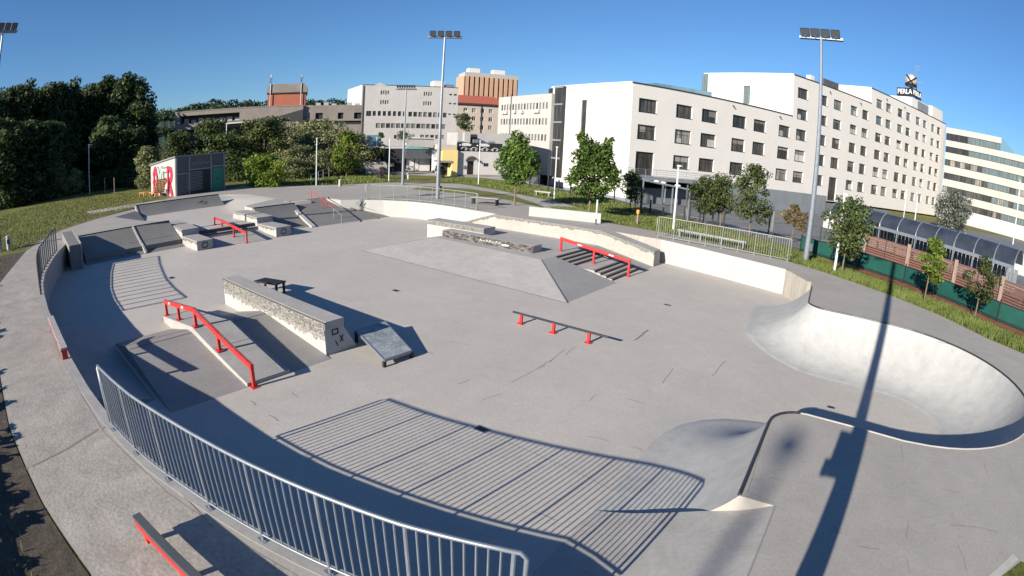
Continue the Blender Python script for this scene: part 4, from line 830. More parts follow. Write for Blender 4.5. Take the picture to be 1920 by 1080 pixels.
# the mast that carries the camera, just beside it: only its shadow is seen
t = thing('floodlight_mast', 'floodlight mast the picture is taken from, throwing the long shadow across the deck', 'floodlight', (.19, -.42, 0), 'tall floodlight masts')
MB().tube([(.19,-.42,-.1),(.185,-.42,6),(.18,-.42,12.6)], [.2,.165,.12], 12).build('mast', 'galv', t)
MB().box(-.2,.1,-.6,-.25,3.35,3.95).box(-.3,-.2,-.5,-.35,3.3,3.5).build('service_box', 'darkgrey', t)
MB().bar((-1.0,-.42,12.6),(1.4,-.42,12.6),.1,.12).build('crossbar', 'galv', t)
t = thing('street_lamp', 'street lamp far behind the camera, casting the soft round shadow on the deck', 'lamp', (-6.1, -49.2, 0))
MB().tube([(-6.1,-49.2,0),(-6.1,-49.2,21.9)], [.10,.09], 10).build('pole', 'galv', t); MB().sphere((-6.1,-49.2,22.3),   .27, 12, 8, (1,1,.8)).build('lamp_head', 'lampdark', t)
LP = 'slim pale path lamps'
def plamp(u, v, H, label, side=.3, ang=0, dark=0, rr=.05):
    x, y = G(u, v); t = thing('path_lamp', label, 'lamp', (x, y, 0), LP); m = MB(); m.tube([(x,y,-.1),(x,y,H)], [rr*1.25, rr], 8); m.build('pole', 'postwhite', t)
    d = (math.cos(ang), math.sin(ang)); m = MB(); m.obox((x-d[0]*.06+d[1]*.09, y-d[1]*.06-d[0]*.09), d, (-d[1], d[0]), side, .18, H-.02, H+.07); m.build('lamp_head', 'postwhite', t); m = MB(); m.obox((x+d[0]*.07+d[1]*.06, y+d[1]*.07-d[0]*.06), d, (-d[1], d[0]), side-.16, .12, H-.03, H-.021); m.build('lamp_glass', 'glassl', t); return t
plamp(168.4,364,6.0,'tall white lamp post on the lawn before the dark wood',.4,2)
plamp(593,347,4.75,'white lamp post on the bank between thicket and footpath',.35,-.5)
plamp(729,340,4.6,'white lamp post second left of the back floodlight mast',.4,-.5)
plamp(705,322,4.8,'white lamp post by the small green kiosk',.4,-.5)
plamp(897,345,4.6,'white lamp post in front of the arched doorway',.35,-.9)
plamp(1039,372,4.4,'slim lamp post at the foot of the blank hotel gable',.3,2.2)
plamp(1262,430,3.95,'white lamp post at the left end of the long railing',.3,-.4,rr=.06)
plamp(1564,510,3.85,'white lamp post just right of the right floodlight mast',.3,-.4,rr=.06)
plamp(1709,458,4.6,'slim lamp rising behind the slatted screen',.45,-2)
plamp(1692,425,5.2,'slim lamp behind the vaulted walkway, left of the silver tree',.4,-2)
plamp(1899,458,11.3,'tall lamp at the right edge before the banded office block',.9,-2.2,rr=.1)
x, y = G(1117,421); t = thing('short_post', 'short white post with dark foot at the end of the low white wall', 'post', (x,y,0)); MB().tube([(x,y,.35),(x,y,1.5)], .05, 8).build('upper_post', 'postwhite', t); MB().tube([(x,y,-.1),(x,y,.36)], .052, 8).build('lower_post', 'darkgrey', t)
x, y = G(1195,419); t = thing('marker_post', 'weathered wooden marker post with an orange top on the grass', 'post', (x,y,0)); MB().box(x-.06,x+.06,y-.06,y+.06,-.1,.72).build('wood_post', 'postwood', t); MB().box(x-.09,x+.09,y-.08,y+.08,.66,.88).build('orange_cap', mat('orange cap', (.65,.25,.04), .6), t)
x, y = G(638,349); t = thing('stone_post', 'small pale stone post beside the footpath at the back', 'post', (x,y,0)); m = MB(); m.prism([(x-.14,y-.14),(x+.14,y-.14),(x+.14,y+.14),(x-.14,y+.14)],-.1,.62); m.build('stone_shaft','conc',t,bevel=.03); MB().tube([(x,y,.6),(x,y,.68)],[.14,.08],8).build('stone_cap','white',t)
DP = 'dark fence posts along the plaza'
m = MB(); m.box(-.05,.05,-.05,.05,-.1,1.45); m.slot(1).box(-.055,.055,-.055,.055,1.45,1.49); d0 = m.build('fence_post', ['black','darkgrey']); tag(d0, 'x', 'post', DP)
for i, (u, v, h) in enumerate([(993,351,1.7),(1011,351,1.25),(1027,357,1.4),(1047,360,1.2),(1069,367,1.3),(1131,372,1.2),(1151,380,1.1),(1190,389,1.25),(1201,391,1.3),(1219,395,.85),(1282,411,1.0),(1292,413,1.35),(1311,417,1.3),(1335,422,1.25),(1345,425,1.35),(1356,427,1.3),(1440,440,1.3),(1535,465,1.4)]):
    o = d0 if i == 0 else d0.copy()
    if i: C.objects.link(o)
    o.location = (*G(u,v),0); o.scale = (1,1,h/1.45)
    o['label'] = ['thin dark post left of the small glass door','thin dark post right of the small glass door','dark post in the grass before the gable corner','dark post at the gable, left of the slim lamp','dark post right of the slim gable lamp','dark post half behind the bright maple crown','dark post right of the bright maple','dark post in front of the round young tree','dark post right of the round young tree','stubby dark post on the plaza edge','dark post under the terrace edge','dark post left of the bushy young tree','dark post close to the bushy young tree trunk','dark post right of the bushy young tree','dark post before the leaning young tree','dark post right of the leaning young tree','dark post beside the bronze leaved tree','dark post right of the mast by the walkway'][i]

t = thing('shadow_hedge', 'unseen hedge shape added on the camera side to cast the shadow along the lawn', 'hedge', (-16,-3.3,0)); hb = [(-32+i*.5, -3.3+random.uniform(-.12,.12), .36+random.uniform(-.08,.08), .40, .40, .40+random.uniform(-.05,.06)) for i in range(58)]  # unseen caster added to shade the verge; its hedge form is invented
hm = crown_mesh('crown', 'dark', hb, 9000, .12, 99); c = bpy.data.objects.new('crown', hm); C.objects.link(c); c.parent = t; hm.transform(Matrix.Translation((16,3.3,0)))
MB().box(-32,-3.2,-3.45,-3.15,-.1,.72).build('shadow_hedge_core', LEAF['dark'][2], t)
# ------------------------------------------------------------------ buildings
def unit(deg): return Vector((math.cos(R(deg)), math.sin(R(deg))))
UF, UE = unit(55.6), unit(157)                  # the street grid: along the hotel front, along its gable
def pt(p, d, s, z): return (p[0]+d[0]*s, p[1]+d[1]*s, z)
def wall_open(mb, p, d, s0, s1, z0, z1, ops, nrm, depth=.22):
    """wall plane with real openings and their reveals; nrm points outwards"""
    S = sorted({s0, s1} | {x for o in ops for x in o[:2]}); Zs = sorted({z0, z1} | {x for o in ops for x in o[2:4]})
    S = [x for x in S if s0 <= x <= s1]; Zs = [x for x in Zs if z0 <= x <= z1]
    for a, b in zip(S, S[1:]):
        for c, e in zip(Zs, Zs[1:]):
            ms, mz = (a+b)/2, (c+e)/2
            if not any(o[0] < ms < o[1] and o[2] < mz < o[3] for o in ops): mb.add([pt(p,d,a,c), pt(p,d,b,c), pt(p,d,b,e), pt(p,d,a,e)], [(0,1,2,3)])
    for a, b, c, e in ops:
        q = (p[0]-nrm[0]*depth, p[1]-nrm[1]*depth)
        for (u0, w0), (u1, w1) in (((a,c),(b,c)), ((b,c),(b,e)), ((b,e),(a,e)), ((a,e),(a,c))): mb.add([pt(p,d,u0,w0), pt(p,d,u1,w1), pt(q,d,u1,w1), pt(q,d,u0,w0)], [(0,1,2,3)])
def window(root, p, d, nrm, o, glass, depth=.2, fr=.055, mull=(.5,), trans=(), sill=True, frame_m='black', label=None):
    a, b, c, e = o; q = (p[0]-nrm[0]*depth, p[1]-nrm[1]*depth); f = MB(); w = Vector((nrm[0], nrm[1])); D = Vector((d[0], d[1]))
    def bx(x0, x1, z0, z1, dp=.05): f.obox((q[0]+d[0]*x0, q[1]+d[1]*x0), D, w, x1-x0, dp, z0, z1)
    bx(a, b, c, c+fr); bx(a, b, e-fr, e); bx(a, a+fr, c+fr, e-fr); bx(b-fr, b, c+fr, e-fr)
    for k in mull: x = a+(b-a)*k; bx(x-fr*.5, x+fr*.5, c+fr, e-fr, .045)
    for k in trans: z = c+(e-c)*k; bx(a+fr, b-fr, z-fr*.4, z+fr*.4, .04)
    if sill: f.obox((p[0]-nrm[0]*depth+d[0]*(a-.04), p[1]-nrm[1]*depth+d[1]*(a-.04)), D, w, b-a+.08, depth+.06, c-.06, c-.002)
    fo = f.build('window', frame_m, root)
    g = MB(); g.add([pt(q,d,a+fr*.5,c+fr*.5), pt(q,d,b-fr*.5,c+fr*.5), pt(q,d,b-fr*.5,e-fr*.5), pt(q,d,a+fr*.5,e-fr*.5)], [(0,1,2,3)])
    V = [(x+nrm[0]*.012, y+nrm[1]*.012, z) for x, y, z in g.v]; g.v = V; pn = g.build('pane', glass, fo)
    if sill and random.random() < .5:          # a blind half drawn or a net curtain behind the lower half
        u_ = random.random(); lo, hi = ((.35+.4*random.random(), 1) if u_ < .55 else (0, .3+.35*random.random())); x0, x1 = ((0, 1) if random.random() < .6 else random.choice(((0, .5), (.5, 1))))
        q3 = (q[0]+nrm[0]*.016, q[1]+nrm[1]*.016); A_, B_ = a+fr+(b-a-2*fr)*x0, a+fr+(b-a-2*fr)*x1; c_, e_ = c+fr+(e-c-2*fr)*lo, c+fr+(e-c-2*fr)*hi
        bl = MB().add([pt(q3,d,A_,c_), pt(q3,d,B_,c_), pt(q3,d,B_,e_), pt(q3,d,A_,e_)], [(0,1,2,3)]).build('blind', 'blind' if u_ < .55 else 'net', fo)
    return fo
def block_rest(mb, p, d, s0, s1, e, D, z0, z1, faces='lrbt'):
    A, B = pt(p,d,s0,0), pt(p,d,s1,0); A2, B2 = (A[0]+e[0]*D, A[1]+e[1]*D), (B[0]+e[0]*D, B[1]+e[1]*D)
    for q in ([(A, A2)] if 'l' in faces else []) + ([(B, B2)] if 'r' in faces else []) + ([(A2, B2)] if 'b' in faces else []):
        mb.add([(q[0][0],q[0][1],z0),(q[1][0],q[1][1],z0),(q[1][0],q[1][1],z1),(q[0][0],q[0][1],z1)], [(0,1,2,3)])
    if 't' in faces: mb.add([(A[0],A[1],z1),(B[0],B[1],z1),(B2[0],B2[1],z1),(A2[0],A2[1],z1)], [(0,1,2,3)])
# --- hotel
HP = Vector((-27.667, 64.30)); HN = Vector((UF.y, -UF.x)); EN = Vector((-UE.y, UE.x))*(1 if (-UE.y*0+UE.x*-1) > 0 else -1)
if EN.y > 0: EN = -EN
t = thing('hotel_building', 'long cream hotel stepping up to the right with rows of dark windows', 'building', (HP.x, HP.y, 0))
RA, RB, RC = 13.42, 20.35, 23.4
zr = [(21.8,20.1),(18.42,16.75),(15.0,13.3),(11.6,9.83),(8.15,6.3),(4.62,2.85)]
colsA = [(1.05,3.9),(7.1,9.9),(11.65,14.5),(17.65,20.45),(22.15,24.9),(28.0,30.8),(32.45,35.2)]
colsB = [(38.6,41.0),(43.0,45.6),(48.7,51.1),(52.95,55.3)]
colsC = [(58.4,60.95),(62.5,64.95),(67.9,70.4),(72.1,74.4),(77.3,79.6),(81.4,83.5),(86.4,88.5),(90.2,92.4)]
opA = []; 
for r_, (zt, zb) in enumerate(zr[3:]):
    for i, (a, b) in enumerate(colsA[:6]): opA.append((a, b, 1.62 if (r_ == 2 and i == 0) else zb, zt))
opA = [o for o in opA if not (o[3] < 5 and abs(o[0]-22.15) < .01)] + [(22.15,24.9,2.85,4.62)]
opB = []
for r_, (zt, zb) in enumerate(zr):
    for i, (a, b) in enumerate([colsA[6]]+colsB):
        if r_ == 0: opB.append((a, b, zb-3.2, zt-3.2))
opB = [(a, b, zb, zt) for (zt, zb) in [(18.55,16.85)]+zr[2:5] for a, b in [colsA[6]]+colsB] + [(a, b, 2.85, 4.62) for a, b in [colsA[6]]+colsB if a != 43.0] + [(43.0,45.6,.5,4.62)]
opC = [(a, b, zb, zt) for (zt, zb) in zr for a, b in colsC]
mb = MB(); wall_open(mb, HP, UF, 0, 31.3, 1.2, RA, opA, HN, .34); wall_open(mb, HP, UF, 31.3, 56.3, .3, RB, opB, HN, .34); wall_open(mb, HP, UF, 56.3, 95.8, .3, RC, opC, HN, .34)
gl = [(9.1,10.25,.3,11.3)]
wall_open(mb, HP, UE, 0, 17.35, -1.55, RA, gl, EN, .3)
q = HP + UF*31.3; gb = [(8.85,10.3,15.0,18.25)]; wall_open(mb, q, UE, 0, 18.4, RA-.2, RB, gb, EN, .25)
q2 = HP + UF*56.3; wall_open(mb, q2, UE, 0, 18.4, RB-.2, RC, [], EN)
block_rest(mb, HP, UF, 0, 31.3, UE, 17.35, 0, RA-.02, 'bt'); block_rest(mb, HP, UF, 31.3, 56.3, UE, 18.4, 0, RB-.02, 'bt'); block_rest(mb, HP, UF, 56.3, 95.8, UE, 18.4, 0, RC-.02, 'rbt')
mb.build('wall', 'hotelwall', t)
gi = 0
for o in opA + opB + opC:
    zt = o[3]; k = random.choice([0,0,1,0]) if zt > 9 else random.choice([1,0,3,3,0])
    if zt > 17: k = random.choice([2,2,0])
    window(t, HP, UF, HN, o, GLASS[k], .31, mull=(.5,) if o[1]-o[0] > 2 else (), trans=(.62,) if zt < 9 and random.random() < .5 else ())
window(t, HP, UE, EN, gl[0], GLASS[1], .22, .06, (), (.14,.28,.42,.56,.7,.86), False, 'darkgrey'); window(t, q, UE, EN, gb[0], GLASS[2], .22, .08, (), (.45,), False, 'galv')
for s_, L_, z_ in ((-.1,31.3,RA),(31.35,24.9,RB),(56.2,39.6,RC)): MB().obox(HP+HN*.1+UF*s_, UF, -HN, L_, .5, z_, z_+.16).build('roof_edge', 'roofedge', t)
for o_, L_, z_ in ((HP,17.6,RA),(q,19.3,RB),(q2,18.4,RC)): MB().obox(o_+EN*.12, UE, -EN, L_, .6, z_+.003, z_+.2).build('gable_cap', 'whitetrim', t)
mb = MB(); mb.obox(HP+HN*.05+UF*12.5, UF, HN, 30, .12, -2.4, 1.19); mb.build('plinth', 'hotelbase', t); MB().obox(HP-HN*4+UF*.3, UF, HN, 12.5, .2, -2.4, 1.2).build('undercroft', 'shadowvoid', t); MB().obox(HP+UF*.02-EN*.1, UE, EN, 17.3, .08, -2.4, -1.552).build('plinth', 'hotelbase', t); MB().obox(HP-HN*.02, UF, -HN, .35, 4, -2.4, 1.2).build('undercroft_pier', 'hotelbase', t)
MB().obox(q+UE*18.4+EN*.1, UE, -EN, 1.3, 1, RA, RB-.1).build('glass_strip', GLASS[2], t); MB().obox(HP+UE*17.4-UF*.1, UE, UF, .9, 3, -1.5, RA-.1).build('glass_strip', GLASS[1], t)
for i, (s, z) in enumerate([(17.5,12.9),(28,12.9),(41.5,19.6),(52,19.6),(62.5,22.6),(71,22.6)]): o = HP+UF*s+HN*.02; MB().bar((o.x,o.y,z),(o.x+HN.x*.35,o.y+HN.y*.35,z-.2),.14,.14).build('waterspout', 'roofedge', t)
# terrace in front of the raised entrance
mb = MB(); mb.obox(HP+UF*(-1.2)+HN*.25, UF, HN, 13.0, 3.2, 1.15, 1.5); mb.build('terrace_slab', 'hotelbase', t)
m = MB(); o1 = HP+UF*(-1.1)+HN*3.35; o2 = HP+UF*11.7+HN*3.35; o0 = HP+UF*(-1.1)+HN*.4
for a, b in ((o0,o1),(o1,o2)):
    for z in (1.75,2.0,2.25,2.5): m.tube([(a.x,a.y,z),(b.x,b.y,z)], .03 if z > 2.4 else .02, 5)
for k in range(9): p = o1.lerp(o2, k/8); m.tube([(p.x,p.y,1.5),(p.x,p.y,2.5)], .03, 5)
m.build('terrace_railing', 'galv', t)
for k, s in enumerate((-.6,3.5,7.5,11.3)): p = HP+UF*s+HN*3.1; MB().tube([(p.x,p.y,-2.3),(p.x,p.y,1.16)], .14, 8).build('terrace_column', 'darkgrey', t)
m = MB(); p = HP+UF*11.8+HN*2.4
m.bar((p.x,p.y,1.45),(p.x+UF.x*6,p.y+UF.y*6,-2.0),1.3,.18); m.build('terrace_stair', 'hotelbase', t)
m = MB(); 
for a in (-.6,.6): b = p+HN*a; m.tube([(b.x,b.y,2.4),(b.x+UF.x*6,b.y+UF.y*6,-1.0)], .03, 5)
m.build('stair_rail', 'galv', t)
# roof plant, penthouse
m = MB(); o = HP+UF*36.5-HN*.6; m.obox(o, UF, -HN, 1.1, 1.0, RB, RB+1.15); m.build('chimney', 'whitetrim', t)
m = MB(); o = HP+UF*40.8-HN*.8
for k in range(5): m.obox(o+UF*(k*.95), UF, -HN, .85, 1.2, RB+.3, RB+1.5)
m.obox(o+UF*-.6, UF, -HN, 5.6, 1.6, RB+.1, RB+.35); m.build('air_conditioner', 'darkgrey', t)
PH = AT(1703, 200, 134); m = MB(); s_ = 76.3
m.obox(HP+UF*78.2-HN*1.8, UF, -HN, 11.2, 6.5, RC, RC+2.9); m.build('penthouse', 'whitetrim', t)
m = MB(); m.obox(HP+UF*81.4-HN*1.79, UF, HN, 6.4, .1, RC+.05, RC+2.7); m.build('penthouse_cladding', 'hotelbase', t)
m = MB(); m.obox(HP+UF*88.5-HN*.9, UF, -HN, 6.9, 6, RC, RC+3.1); m.build('stair_tower', 'hotelwall', t)
# rooftop sign with globe
so_ = HP+UF*78.2-HN*1.6; zs = RC+2.95
t = thing('rooftop_sign', 'rooftop sign with a silver ball above white letters on dark boards', 'sign', (so_.x, so_.y, zs))
ed = unit(140); nb_ = Vector((ed.y, -ed.x)); nb_ = nb_ if nb_.y < 0 else -nb_
A1 = so_ + ed*4.6
def board(o, d, n, L): return MB().obox(o, d, -n, L, .15, zs+.1, zs+2.1)
board(so_, ed, nb_, 4.9).build('sign_board', 'signblack', t); board(so_, UF, HN, 4.9).build('sign_board', 'signblack', t)
text_mesh('PERLA', 1.62, 'signwhite', frame((*(so_+ed*2.4+nb_*.06), zs+1.15), (-ed.x, -ed.y, 0)), 'lettering', t, .03, .012)
text_mesh('PERLA', 1.62, 'signwhite', frame((*(so_+UF*2.5+HN*.06), zs+1.15), (UF.x, UF.y, 0)), 'lettering', t, .03, .012)
gc = Vector((*(so_+ed*1.2-nb_*1.0), zs+4.0)); MB().sphere(gc, 1.62, 28, 18).build('globe', mat('brushed silver ball', (.42,.41,.40), .45, .25, 1.2, metal=.2), t, smooth=True)
vd = (Vector((0,0,CAM_H))-gc).normalized(); u1 = Vector((0,0,1)); rr_ = vd.cross(u1).normalized()
for ang, nm in ((48,'globe_band'),(-32,'globe_band')):
    ax = (rr_*math.cos(R(ang+90)) + u1*math.sin(R(ang+90))).normalized(); b1 = vd; b2 = ax.cross(b1).normalized(); m = MB(); m.tube([gc+(b1*math.cos(2*PI*k/40)+b2*math.sin(2*PI*k/40))*1.63 for k in range(41)], .2, 6, False); m.build(nm, 'black', t)
MB().tube([gc+Vector((1.3*math.cos(R(k)),1.3*math.sin(R(k)),-1.05)) for k in range(0,361,12)], .28, 6, False).build('globe_ring', 'black', t)
MB().tube([(gc.x,gc.y,zs-.1),(gc.x,gc.y,zs+2.5)], .25, 8).build('globe_stand', 'black', t)
a_ = HP+UF*83.3-HN*3.2; t = thing('roof_antenna', 'thin lattice antenna mast beside the silver ball on the hotel roof', 'antenna', (*a_, RC+2.9)); MB().tube([(*a_,RC+2.8),(*a_,RC+11.6)], [.2,.12], 6).build('mast', 'galv', t)
for z, L in ((11.4,1.3),(10.6,1.0),(7.6,1.6),(5.6,1.5)): MB().bar((a_.x-UE.x*L,a_.y-UE.y*L,RC+z),(a_.x+UE.x*.3,a_.y+UE.y*.3,RC+z),.1,.1).build('aerial', 'galv', t)
# --- banded office block
BP = HP+UF*94.2; BD = unit(-21); BNm = Vector((BD.y, -BD.x)); BNm = BNm if BNm.y < 0 else -BNm
t = thing('office_block', 'pale office block with continuous bands of dark windows behind the hotel', 'building', (*BP, 0))
bands = [(22.45,21.05),(19.3,17.8),(16.3,14.6),(13.05,11.3),(9.75,8.05),(6.5,4.75)]
mb = MB(); L1 = 16.9; L2 = 46
for i, (zt, zb) in enumerate(bands): mb.obox(BP+BD*1.0, BD, BNm, (L1 if i == 0 else L2)-1, .5, zb, zt)
mb.build('spandrel_band', 'concband', t)
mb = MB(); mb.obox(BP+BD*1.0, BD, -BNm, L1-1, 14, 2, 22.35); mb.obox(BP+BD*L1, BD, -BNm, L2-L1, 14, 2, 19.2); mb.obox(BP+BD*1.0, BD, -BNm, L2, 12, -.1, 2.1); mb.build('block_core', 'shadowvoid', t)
mb = MB(); mb.obox(BP+BD*1+BNm*.55, BD, -BNm, L2, 2, -.1, 3.2); mb.build('ground_storey', 'greybuild', t)
for i, ((zt, zb), nx) in enumerate(zip(bands, bands[1:]+[(3.2,0)])):
    le = L1 if i == 0 else L2; m = MB(); m.obox(BP+BD*1.1, BD, BNm, le-1.2, .22, nx[0], zb-.02); w_ = m.build('window_strip', 'black', t)
    k = 0; x = 1.2
    while x < le-1:
        wd = random.choice([1.1,1.4,1.8]); g = MB(); o = BP+BD*x+BNm*.24; gi = (2 if x > 7 else 1) if i < 2 else (2 if (x > 11+2*(i-2) and random.random() < .75) else random.choice([0,1,3,0])); g.add([pt(o,BD,.04,nx[0]+.12), pt(o,BD,wd-.04,nx[0]+.12), pt(o,BD,wd-.04,zb-.1), pt(o,BD,.04,zb-.1)], [(0,1,2,3)]); g.build('pane', GLASS[gi], w_); x += wd
m = MB(); o = BP+BD*(L1-.2)+BNm*.3
m.profile([(0,19.3),(0,22.4),(.6,22.4),(3.6,20.0),(3.6,19.3)], o, BD, -BNm, 3); m.build('sloping_glazing', 'skyglass', t)
# --- grey white workshop block
def simple_block(name, label, p, d, n, e, s1, D, z1, wallm, wins, glass=None, depth=.18, frame_m='darkgrey', mull=(.5,), z0=-.1, sill=False, sides='lrbt'):
    t = thing(name, label, 'building', (*p, 0)); mb = MB(); wall_open(mb, p, d, 0, s1, z0, z1, wins, n, depth); block_rest(mb, p, d, 0, s1, e, D, z0, z1, sides); mb.build('wall', wallm, t)
    for i, o in enumerate(wins): window(t, p, d, n, o, (glass(i) if glass else GLASS[0]), depth-.02, .06, mull, (), sill, frame_m)
    return t
U56 = unit(56); N56 = Vector((U56.y, -U56.x)); E157 = unit(157)
P1 = Vector((-78.1, 62.5)); wn = [(.9,1.85,8.85,9.8)] + [(2.1+i*.93,2.7+i*.93,8.9,9.8) for i in range(7)] + [(8.7+i*.93,9.4+i*.93,8.85,9.75) for i in range(8)]
wn += [(2.75+i*.94,3.55+i*.94,6.68,7.55) for i in range(14)] + [(16.25,16.8,z,z+.3) for z in (13.1,11.4,9.35)] + [(17.1,17.7,z,z+.3) for z in (13.1,11.4,9.35)] + [(6.2,6.7,4.7,5.4)] + [(11.1+i*.95,11.8+i*.95,4.8,5.5) for i in range(5)]
for bx_, bz in ((3.4,12.85),(3.4,11.05),(11.4,12.8),(11.4,11.0)):
    wn += [(bx_+i*.42, bx_+i*.42+.26, bz+.12*(i % 2), bz+.78) for i in range(4)]
t = simple_block('workshop_building', 'grey white five storey block with small window rows, left of the orange tower', P1, U56, N56, E157, 17.95, 10, 14.55, 'greybuild', wn, lambda i: GLASS[3] if i % 3 and i > 8 else GLASS[1], mull=())
m = MB(); m.obox(P1+U56*.05, E157, -U56, 10.1, .2, -.1, 14.6); m.build('side_wall', 'whitetrim', t)
m = MB(); m.obox(P1+U56*.12+N56*.02, U56, N56, .16, .12, 0, 14.5); m.build('downpipe', 'darkgrey', t)
MB().profile([(2,14.5),(3.2,15.1),(4.6,14.5)], P1, U56, -N56, 4).build('roof_gable', 'greybuild', t); MB().obox(P1+U56*13.6-N56*2, U56, -N56, 2.0, 3, 14.5, 16).build('roof_box', 'whitetrim', t)
m = MB(); m.obox(P1+U56*16-N56*2, U56, -N56, 1.6, 2, 14.5, 15.4); m.build('air_conditioner', 'galv', t)
m = MB(); m.obox(P1-.02*N56, U56, -N56, 17.95, .25, 14.55, 14.7); m.build('roof_edge', 'roofedge', t)
# --- orange ribbed tower
P4 = Vector((-143.7, 166.6)); t = thing('orange_tower', 'orange ribbed high rise with a pale end wall, farthest building behind', 'building', (*P4, 0))
m = MB(); m.obox(P4, U56, -N56, 22.8, 9, 0, 31.0); m.build('tower_core', 'shadowvoid', t)
m = MB(); m.obox(P4+N56*.6, U56, -N56, 22.8, 9.8, 31.0, 32.7); m.build('roof_band', 'panelwhite', t)
for k in range(11): m = MB(); m.obox(P4+U56*(.3+k*2.05), U56, N56, 1.35, .9, 0, 31.0); m.build('facade_rib', 'orange', t)
m = MB(); m.obox(P4-U56*.1+N56*.9, E157, -U56, 7.0, .3, 0, 31); m.build('end_wall', 'orangelight', t)
for a, b in ((2.3,6.9),(12.8,17.7)): m = MB(); m.obox(P4+U56*a-N56*2, U56, -N56, b-a, 4, 32.6, 34.8); m.build('roof_box', 'whitetrim', t)
# --- beige building with red roof
P3 = Vector((-85.5, 97.9)); P3 = P3+U56*-1.0
wn = [(2.0+i*2.1-.0, 3.0+i*2.1, z, z+1.05) for i in range(4) for z in (11.45,9.45,7.4)]
t = simple_block('apartment_house', 'beige apartment house with red tiled roof between grey block and white panel block', P3, U56, N56, E157, 11.8, 9, 13.6, 'beige', wn, lambda i: GLASS[3] if i % 2 else GLASS[0], frame_m='whitetrim', sill=True)
m = MB(); m.obox(P3+N56*.4-U56*.3, U56, -N56, 12.4, .5, 13.3, 13.62); m.build('eaves', 'roofedge', t)
m = MB(); V = [pt(P3+N56*.5,U56,-.4,13.65), pt(P3+N56*.5,U56,12.2,13.65), pt(P3-N56*5,U56,11.0,16.0), pt(P3-N56*5,U56,.8,16.0), pt(P3-N56*10,U56,12.2,13.65), pt(P3-N56*10,U56,-.4,13.65)]; m.add(V, [(0,1,2,3),(4,5,3,2),(1,4,2),(5,0,3)]); m.build('roof', 'terracotta', t)
m = MB(); m.obox(P3+U56*6.3+N56*.02, U56, N56, .2, .12, 4, 13.3); m.build('downpipe', 'roofedge', t)
# --- white panel block
P5 = Vector((-57.3, 75.8)); U5 = unit(-23); N5 = Vector((U5.y, -U5.x)); N5 = N5 if N5.y < 0 else -N5
wn = [(1.0+i*.88, 1.0+i*.88+.5, z, z+1.0) for i in range(16) for z in (10.05,7.6,5.1)]
t = simple_block('panel_block', 'white panelled block with narrow window strips behind the dark maple', P5, U5, N5, unit(60), 15.6, 12, 12.4, 'panelwhite', wn, lambda i: GLASS[3] if i % 4 else GLASS[1], mull=(), depth=.12)
for k, (a, z) in enumerate([(2.5,9.4),(5.2,9.5),(7.4,9.4),(11.2,9.45),(12.0,9.45),(1.6,9.4),(8.8,5.2)]): o = P5+U5*a+N5*.02; MB().obox(o, U5, N5, .75, .35, z, z+.5).build('air_conditioner', 'greybuild', t)
m = MB(); m.tube([pt(P5+N5*.1,U5,4.2,3),pt(P5+N5*.1,U5,4.2,12.8)], .06, 6); m.build('downpipe', 'darkgrey', t)
o = P5+U5*15.6; m = MB(); m.obox(o-N5*.5, U5, -N5, 2.2, 8, -.1, 13.5); m.build('stair_glazing', GLASS[1], t)
for z in (2.5,5.2,7.9,10.6,13.2): MB().obox(o-N5*.48, U5, N5, 2.2, .12, z, z+.25).build('stair_band', 'hotelbase', t)
# glass roofs seen over the hotel wing
o = HP+UF*13-HN*17; t = thing('glass_roof_hall', 'low blue glazed roof peeping over the hotel wing', 'building', (*o, 0)); MB().obox(o, UF, -HN, 19, 12, 0, 14.6).build('hall_body', 'panelwhite', t); m = MB(); m.profile([(0,14.6),(2,16.6),(17,17.0),(19,14.6)], o, UF, -HN, 12); m.build('glass_roof', 'skyglass', t)
# --- low buildings in front
PL = Vector((-44.5, 54.0)) + U56*-2.15
t = thing('arched_door_house', 'low pale house with an arched canopy over a dark door', 'building', (*PL, 0)); dr = [(1.42,2.3,-.05,1.95),(3.6,4.3,1.32,1.75)]
mb = MB(); wall_open(mb, PL, U56, 0, 8.2, -.1, 3.2, dr, N56, .15); block_rest(mb, PL, U56, 0, 8.2, E157, 8, -.1, 3.2); mb.build('wall', 'greybuild', t)
window(t, PL, U56, N56, dr[0], GLASS[1], .13, .07, (.5,), (.55,), False, 'black'); window(t, PL, U56, N56, dr[1], GLASS[1], .13, .05, (), (), False, 'black')
m = MB(); A_ = [pt(PL+N56*.02,U56,1.86+.8*math.cos(R(a)),2.0+.62*math.sin(R(a))) for a in range(0,181,15)]; m.tube(A_, .07, 6); 
m.add([p for p in A_] + [(p[0]+N56.x*.5,p[1]+N56.y*.5,p[2]-.05) for p in A_], [(i,i+1,14+i,13+i) for i in range(12)]); m.build('arch_canopy', 'brown', t)
m = MB(); m.obox(PL+N56*.01, U56, N56, 8.2, .04, -.05, .25); m.build('plinth', 'brown', t)
m = MB(); m.obox(PL+U56*.85+N56*.01, U56, N56, .3, .12, 1.0, 1.4); m.build('meter_box', 'galv', t)
o = PL+U56*.4-N56*1.6; t = thing('sign_boards', 'long black billboard with white arrows on the low house roof', 'sign', (*o, 3.2)); MB().obox(o, U56, -N56, 6.2, .12, 3.25, 4.35).build('board', 'signblack', t)
def arrow(m, s, z, w, h, sgn=-1): m.add([pt(o+N56*.01,U56,s,z), pt(o+N56*.01,U56,s-sgn*w,z+h/2), pt(o+N56*.01,U56,s-sgn*w,z-h/2)], [(0,1,2)])
m = MB(); arrow(m, .25, 4.0, .22, .22); arrow(m, 2.6, 4.0, .22, .22); 
